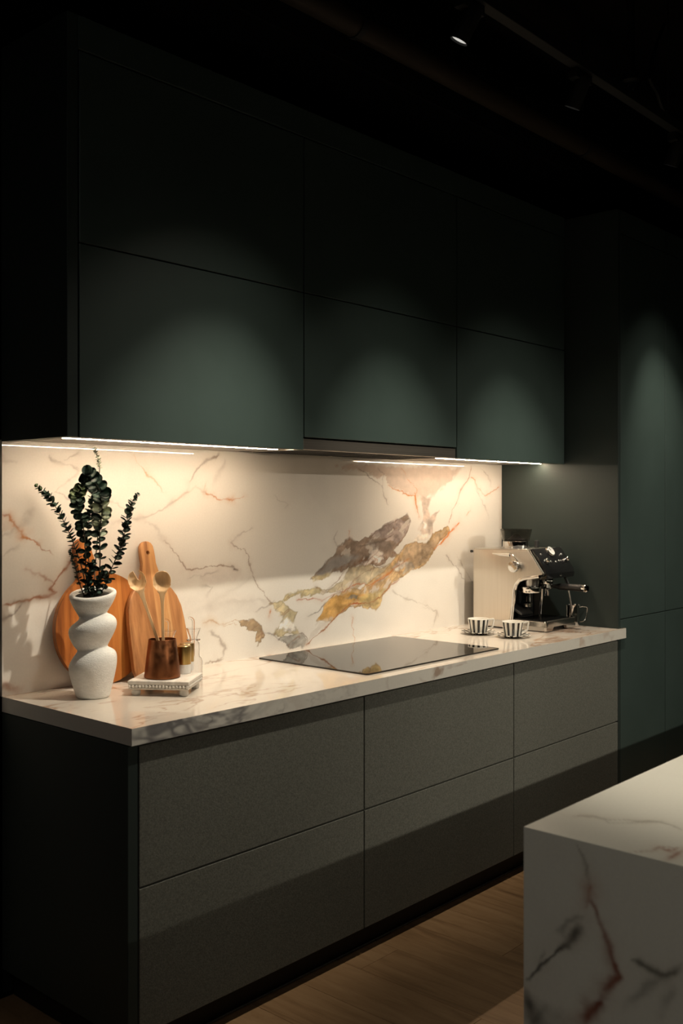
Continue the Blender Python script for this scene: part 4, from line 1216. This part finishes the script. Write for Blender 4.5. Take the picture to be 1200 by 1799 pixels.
# ------------------------------------------------------------------ espresso machine
mx0, mx1 = 2.380, 2.637
t = thing('espresso_machine', 'steel espresso machine with a smoky bean hopper and black control panel, on the worktop', 'coffee machine', (2.515, -.25, TOP))
def mo(name, bm, m, parent=t, smooth=False): return obj(name, bm, m, parent, True, smooth)
# side cheeks: back column, slanted head, curved underside
def arc(cy, cz, r, a0, a1, n=6): return [(cy + r * math.cos(math.radians(a0 + (a1 - a0) * k / n)), cz + r * math.sin(math.radians(a0 + (a1 - a0) * k / n))) for k in range(n + 1)]
side = [(-.062, .938), (-.062, 1.255), (-.066, 1.2595), (-.352, 1.2645), (-.362, 1.260), (-.432, 1.163), (-.430, 1.157), (-.408, 1.1525), (-.330, 1.139), (-.305, 1.130), (-.288, 1.112), (-.279, 1.085), (-.262, .938)]
mo('side_cheek', prism(NB(), side, mx0, mx0 + .012, 'yz', .0025, 2), M['steel_panel'], smooth=True)
mo('side_cheek', prism(NB(), side, mx1 - .012, mx1, 'yz', .0025, 2), M['steel_panel'], smooth=True)
# chrome trim along the inner curve of the near cheek
trim = [(-.262, .932), (-.2785, 1.085), (-.2875, 1.112), (-.305, 1.130), (-.330, 1.139), (-.408, 1.1525)]
for xx in (mx0 + .006, mx1 - .006):
    mo('edge_trim', tube(NB(), [(xx, y - .006, z - .004) for y, z in trim], .0092, 12), M['chrome'], smooth=True)
core = [(-.066, .932), (-.066, 1.252), (-.350, 1.257), (-.330, 1.145), (-.300, 1.132), (-.282, 1.105), (-.236, 1.08), (-.236, .932)]
mo('body_core', prism(NB(), core, mx0 + .0125, mx1 - .0125, 'yz'), M['black_plastic'])
mo('back_plate', prism(NB(), [(-.237, .945), (-.241, .945), (-.241, 1.085), (-.237, 1.085)], mx0 + .015, mx1 - .015, 'yz'), M['black_gloss'])
mo('top_plate', prism(NB(), [(-.066, 1.2585), (-.066, 1.2645), (-.352, 1.2690), (-.362, 1.2655), (-.355, 1.2605)], mx0 + .0005, mx1 - .0005, 'yz', .001), M['steel'], smooth=True)
# cup rail bar at the side of the top
mo('side_lever', tube(NB(), [(mx0 - .001, -.170, 1.2435), (mx0 - .003, -.220, 1.2400), (mx0 - .004, -.268, 1.2400)], [.002, .0075, .010], 10), M['chrome'], smooth=True)
# control panel: black slanted face, glossy
pt, pb = Vector((0, -.364, 1.262)), Vector((0, -.434, 1.163))
pdir = (pb - pt).normalized(); pn = Vector((0, -.8165, .577))
pn = (pn - pdir * pn.dot(pdir)).normalized()
def pq(s, h): 
    v = pt + pdir * s + pn * h
    return (v.y, v.z)
Lp = (pb - pt).length
mo('control_panel', prism(NB(), [pq(-.004, -.03), pq(-.002, .012), pq(.004, .017), pq(Lp - .004, .017), pq(Lp + .012, .008), pq(Lp + .014, -.03)], mx0 + .008, mx1 + .002, 'yz', .002, 2), M['black_gloss'], smooth=True)
mo('panel_edge', tube(NB(), [(mx0 + .007, *pq(-.002, .004)), (mx0 + .007, *pq(Lp, .004)), (mx0 + .008, *pq(Lp + .012, -.004))], .0035, 8), M['chrome'], smooth=True)
mo('panel_edge', tube(NB(), [(mx1 + .001, *pq(-.002, .014)), (mx1 + .001, *pq(Lp, .014))], .0022, 8), M['chrome'], smooth=True)
mo('panel_skirt', prism(NB(), [(-.436, 1.156), (-.452, 1.160), (-.447, 1.138), (-.415, 1.132), (-.38, 1.140)], mx0 + .010, mx1, 'yz', .002), M['black_gloss'], smooth=True)
mo('badge', lathe(NB(), [(0, 0), (.006, 0), (.006, .003), (.004, .0045), (0, .0045)], 16, (2.515, -.449, 1.149), (0, -1, .2)), M['chrome'], smooth=True)
def on_panel(x, s, h=.017): 
    y, z = pq(s, h)
    return Vector((x, y, z))
# gauge
gc = on_panel(2.515, .022)
gp = mo('pressure_gauge', lathe(NB(), [(0, -.02), (.026, -.02), (.0275, .006), (.0255, .0105), (.0225, .0105), (.0220, .007), (0, .007)], 32, gc, pn), M['chrome'], smooth=True)
obj('dial_face', lathe(NB(), [(0, .0073), (.0218, .0073), (.0218, .0078), (0, .0078)], 32, gc - t.location, pn), M['dial'], gp)
bm = NB(); tube(bm, [gc + pn * .0085 + Vector((.003, 0, 0)) - pdir * .002, gc + pn * .0085 - pdir * .016 - Vector((.004, 0, 0))], .0011, 6)
for v in bm.verts: v.co -= t.location
obj('needle', bm, M['black_plastic'], gp)
for x, s, r, h in ((2.430, .072, .0125, .018), (2.612, .072, .0125, .018)):
    mo('control_knob', lathe(NB(), [(0, 0), (r, 0), (r, .004), (r * .82, .006), (r * .80, h), (r * .7, h + .002), (0, h + .002)], 24, on_panel(x, s), pn), M['chrome'], smooth=True)
for x, s in ((2.425, .034), (2.456, .074), (2.474, .074), (2.515, .078), (2.545, .074), (2.565, .074), (2.583, .074), (2.60, .04)):
    mo('button', lathe(NB(), [(0, 0), (.0055, 0), (.0055, .003), (.0045, .004), (0, .004)], 16, on_panel(x, s), pn), M['steel'], smooth=True)
# hopper and collar
hy, hxc = -.212, 2.515
mo('hopper_collar', lathe(NB(), [(0, 1.2645), (.0625, 1.2645), (.0635, 1.268), (.0615, 1.297), (.058, 1.300), (0, 1.300)], 40, (hxc, hy, 0)), M['chrome'], smooth=True)
hp = mo('bean_hopper', lathe(NB(), [(.050, 1.3005), (.0605, 1.3005), (.0635, 1.305), (.0740, 1.352), (.0740, 1.355), (.0715, 1.355), (.0610, 1.307), (.050, 1.304)], 40, (hxc, hy, 0)), M['smoke'], smooth=True)
mo('hopper_lid', lathe(NB(), [(0, 1.3485), (.0698, 1.3485), (.0702, 1.3515), (.03, 1.3525), (0, 1.3525)], 40, (hxc, hy, 0)), M['smoke'], smooth=True)
mo('grinder_cone', lathe(NB(), [(0, 1.332), (.012, 1.332), (.022, 1.322), (.040, 1.310), (.048, 1.3045), (0, 1.3045)], 32, (hxc, hy, 0)), M['black_plastic'], smooth=True)
mo('hopper_latch', bbox(2.535, 2.560, -.312, -.296, 1.268, 1.303, bev=.003), M['black_plastic'])
# near-side steam dial
kc = Vector((mx0, -.300, 1.189))
mo('steam_dial', lathe(NB(), [(0, 0), (.020, 0), (.0225, .004), (.0265, .008), (.0275, .030), (.0255, .034), (.016, .0355), (0, .0355)], 14, kc, (-1, 0, 0)), M['chrome'], smooth=True)
mo('dial_bracket', prism(NB(), [(-.258, 1.243), (-.280, 1.246), (-.318, 1.206), (-.294, 1.196)], mx0 - .009, mx0 + .001, 'yz', .002), M['chrome'], smooth=True)
mo('rear_knob', lathe(NB(), [(0, 0), (.006, 0), (.006, .01), (0, .01)], 14, (mx0 + .004, -.054, 1.250), (-1, 0, 0)), M['black_plastic'], smooth=True)
# grinder chute, group head, portafilter
mo('grinder_chute', lathe(NB(), [(0, 1.090), (.030, 1.090), (.034, 1.115), (.037, 1.142), (0, 1.142)], 28, (2.448, -.335, 0)), M['steel'], smooth=True)
mo('dosing_cradle', lathe(NB(), [(0, 1.068), (.044, 1.068), (.047, 1.072), (.047, 1.094), (.044, 1.097), (0, 1.097)], 32, (2.446, -.332, 0)), M['chrome'], smooth=True)
mo('cradle_arm', bbox(2.428, 2.468, -.30, -.236, 1.074, 1.094, bev=.002), M['black_plastic'])
mo('group_head', lathe(NB(), [(0, 1.104), (.038, 1.104), (.040, 1.110), (.040, 1.130), (.036, 1.144), (0, 1.144)], 32, (2.553, -.352, 0)), M['chrome'], smooth=True)
pf = mo('portafilter', lathe(NB(), [(0, 1.075), (.012, 1.075), (.030, 1.081), (.035, 1.086), (.035, 1.103), (0, 1.103)], 32, (2.553, -.352, 0)), M['chrome'], smooth=True)
pf0 = Vector((2.553, -.352, 1.0935))
hd = Vector((-.05, -1, 0)).normalized()
def loc(bm, o=t.location):
    for v in bm.verts: v.co -= o
    return bm
obj('handle_neck', loc(tube(NB(), [pf0 + hd * .030, pf0 + hd * .062], [.009, .010], 12)), M['black_plastic'], pf, smooth=True)
obj('handle_grip', loc(tube(NB(), [pf0 + hd * .060, pf0 + hd * .066, pf0 + hd * .10, pf0 + hd * .15, pf0 + hd * .190], [.011, .014, .0150, .0155, .0165], 18)), M['black_plastic'], pf, smooth=True)
obj('handle_end', loc(tube(NB(), [pf0 + hd * .190, pf0 + hd * .193, pf0 + hd * .210, pf0 + hd * .217], [.0168, .0182, .0180, .012], 18)), M['chrome'], pf, smooth=True)
obj('spout', loc(tube(tube(NB(), [pf0 + Vector((-.004, 0, -.016)), pf0 + Vector((-.010, -.002, -.030)), pf0 + Vector((-.012, -.002, -.046))], .0055, 10), [pf0 + Vector((.004, 0, -.016)), pf0 + Vector((.010, -.002, -.030)), pf0 + Vector((.012, -.002, -.046))], .0055, 10)), M['chrome'], pf, smooth=True)
# tamper lever and steam wand
mo('tamper_arm', tube(NB(), [(2.488, -.285, 1.135), (2.492, -.30, 1.06), (2.494, -.298, 1.00)], .005, 10), M['chrome'], smooth=True)
mo('tamper', lathe(NB(), [(0, 1.0), (.022, 1.0), (.022, 1.014), (.010, 1.022), (.008, 1.045), (0, 1.047)], 24, (2.478, -.296, 0)), M['chrome'], smooth=True)
mo('steam_wand', tube(NB(), [tuple(p) for p in curve_pts([(2.622, -.372, 1.150), (2.626, -.405, 1.136), (2.628, -.418, 1.105), (2.634, -.424, 1.06), (2.645, -.432, .985)], 16)], .0045, 10), M['steel'], smooth=True)
mo('wand_grip', tube(NB(), [tuple(p) for p in curve_pts([(2.6255, -.402, 1.138), (2.628, -.419, 1.108), (2.631, -.4215, 1.084)], 8)], .0072, 12), M['black_plastic'], smooth=True)
# base, drip tray with grille
mo('base', prism(NB(), rrect(mx0 + .002, mx1 - .002, -.300, -.064, .006), .9065, .938, 'xy', .001), M['steel'], smooth=True)
# tray with a shallow notch under its front
yf = -.456
front = [(mx0, .9045), (mx0 + .050, .9045), (mx0 + .062, .921), (mx1 - .085, .921), (mx1 - .075, .9045), (mx1, .9045), (mx1, .946), (mx0, .946)]
mo('drip_tray', prism(NB(), rrect(mx0, mx1, yf, -.268, .012, 4), .9225, .946, 'xy', .001), M['polished'], smooth=True)
mo('tray_front', prism(NB(), [(x, z) for x, z in front if z < .93] + [(mx1, .9224), (mx0, .9224)], yf + .0015, yf + .016, 'xz'), M['polished'])
mo('tray_side', bbox(mx0, mx0 + .012, yf + .0165, -.30, .9045, .9224, bev=0), M['steel'])
mo('tray_side', bbox(mx1 - .012, mx1, yf + .0165, -.30, .9045, .9224, bev=0), M['steel'])
mo('tray_underside', bbox(mx0 + .02, mx1 - .02, yf + .03, -.30, .9065, .9224, bev=0), M['black_plastic'])
for fx in (mx0 + .03, mx1 - .03):
    for fy in (-.42, -.09):
        mo('rubber_foot', lathe(NB(), [(0, .9004), (.012, .9004), (.013, .9066), (0, .9066)], 14, (fx, fy, 0)), M['black_plastic'], smooth=True)
gr = mo('grille_plate', bbox(mx0 + .008, mx1 - .008, yf + .008, -.27, .9462, .9475, bev=0), M['black_plastic'])
bm = NB()
for k in range(38):
    x = mx0 + .014 + k * .0064
    box(bm, x, x + .003, yf + .012, -.276, .9476, .9492)
mo('grille_slats', bm, M['black_gloss'])
bm = NB()
for k in range(40):
    x = mx0 + .012 + k * .0062
    box(bm, x, x + .0032, yf + .0045, yf + .0085, .9464, .9500)
mo('grille_edge', bm, M['steel'])
mo('inner_shelf', prism(NB(), [(-.243, 1.000), (-.243, 1.012), (-.300, .985), (-.318, .972), (-.316, .966), (-.298, .974)], mx0 + .0135, mx0 + .11, 'yz', .001), M['black_plastic'])

# ------------------------------------------------------------------ milk jug beside the machine
jx, jy = 2.672 + .004, -.375
jx, jy = 2.690, -.362
t2 = thing('milk_jug', 'polished steel milk jug with wire handle, right of the espresso machine', 'jug', (2.676, -.420, TOP))
obj('body', lathe(NB(), [(0, 0), (.030, 0), (.0325, .002), (.033, .015), (.031, .060), (.0312, .088), (.0335, .100), (.0325, .1005), (.0300, .088), (.0298, .060), (.0315, .015), (.030, .004), (0, .004)], 36), M['chrome'], t2, smooth=True)
hpts = [(.0305, .088), (.045, .092), (.064, .090), (.068, .084), (.066, .050), (.058, .030), (.046, .022), (.0325, .020)]
obj('wire_handle', tube(NB(), [tuple(RV * a + Vector((0, 0, b))) for a, b in hpts], .0022, 8), M['chrome'], t2, smooth=True)
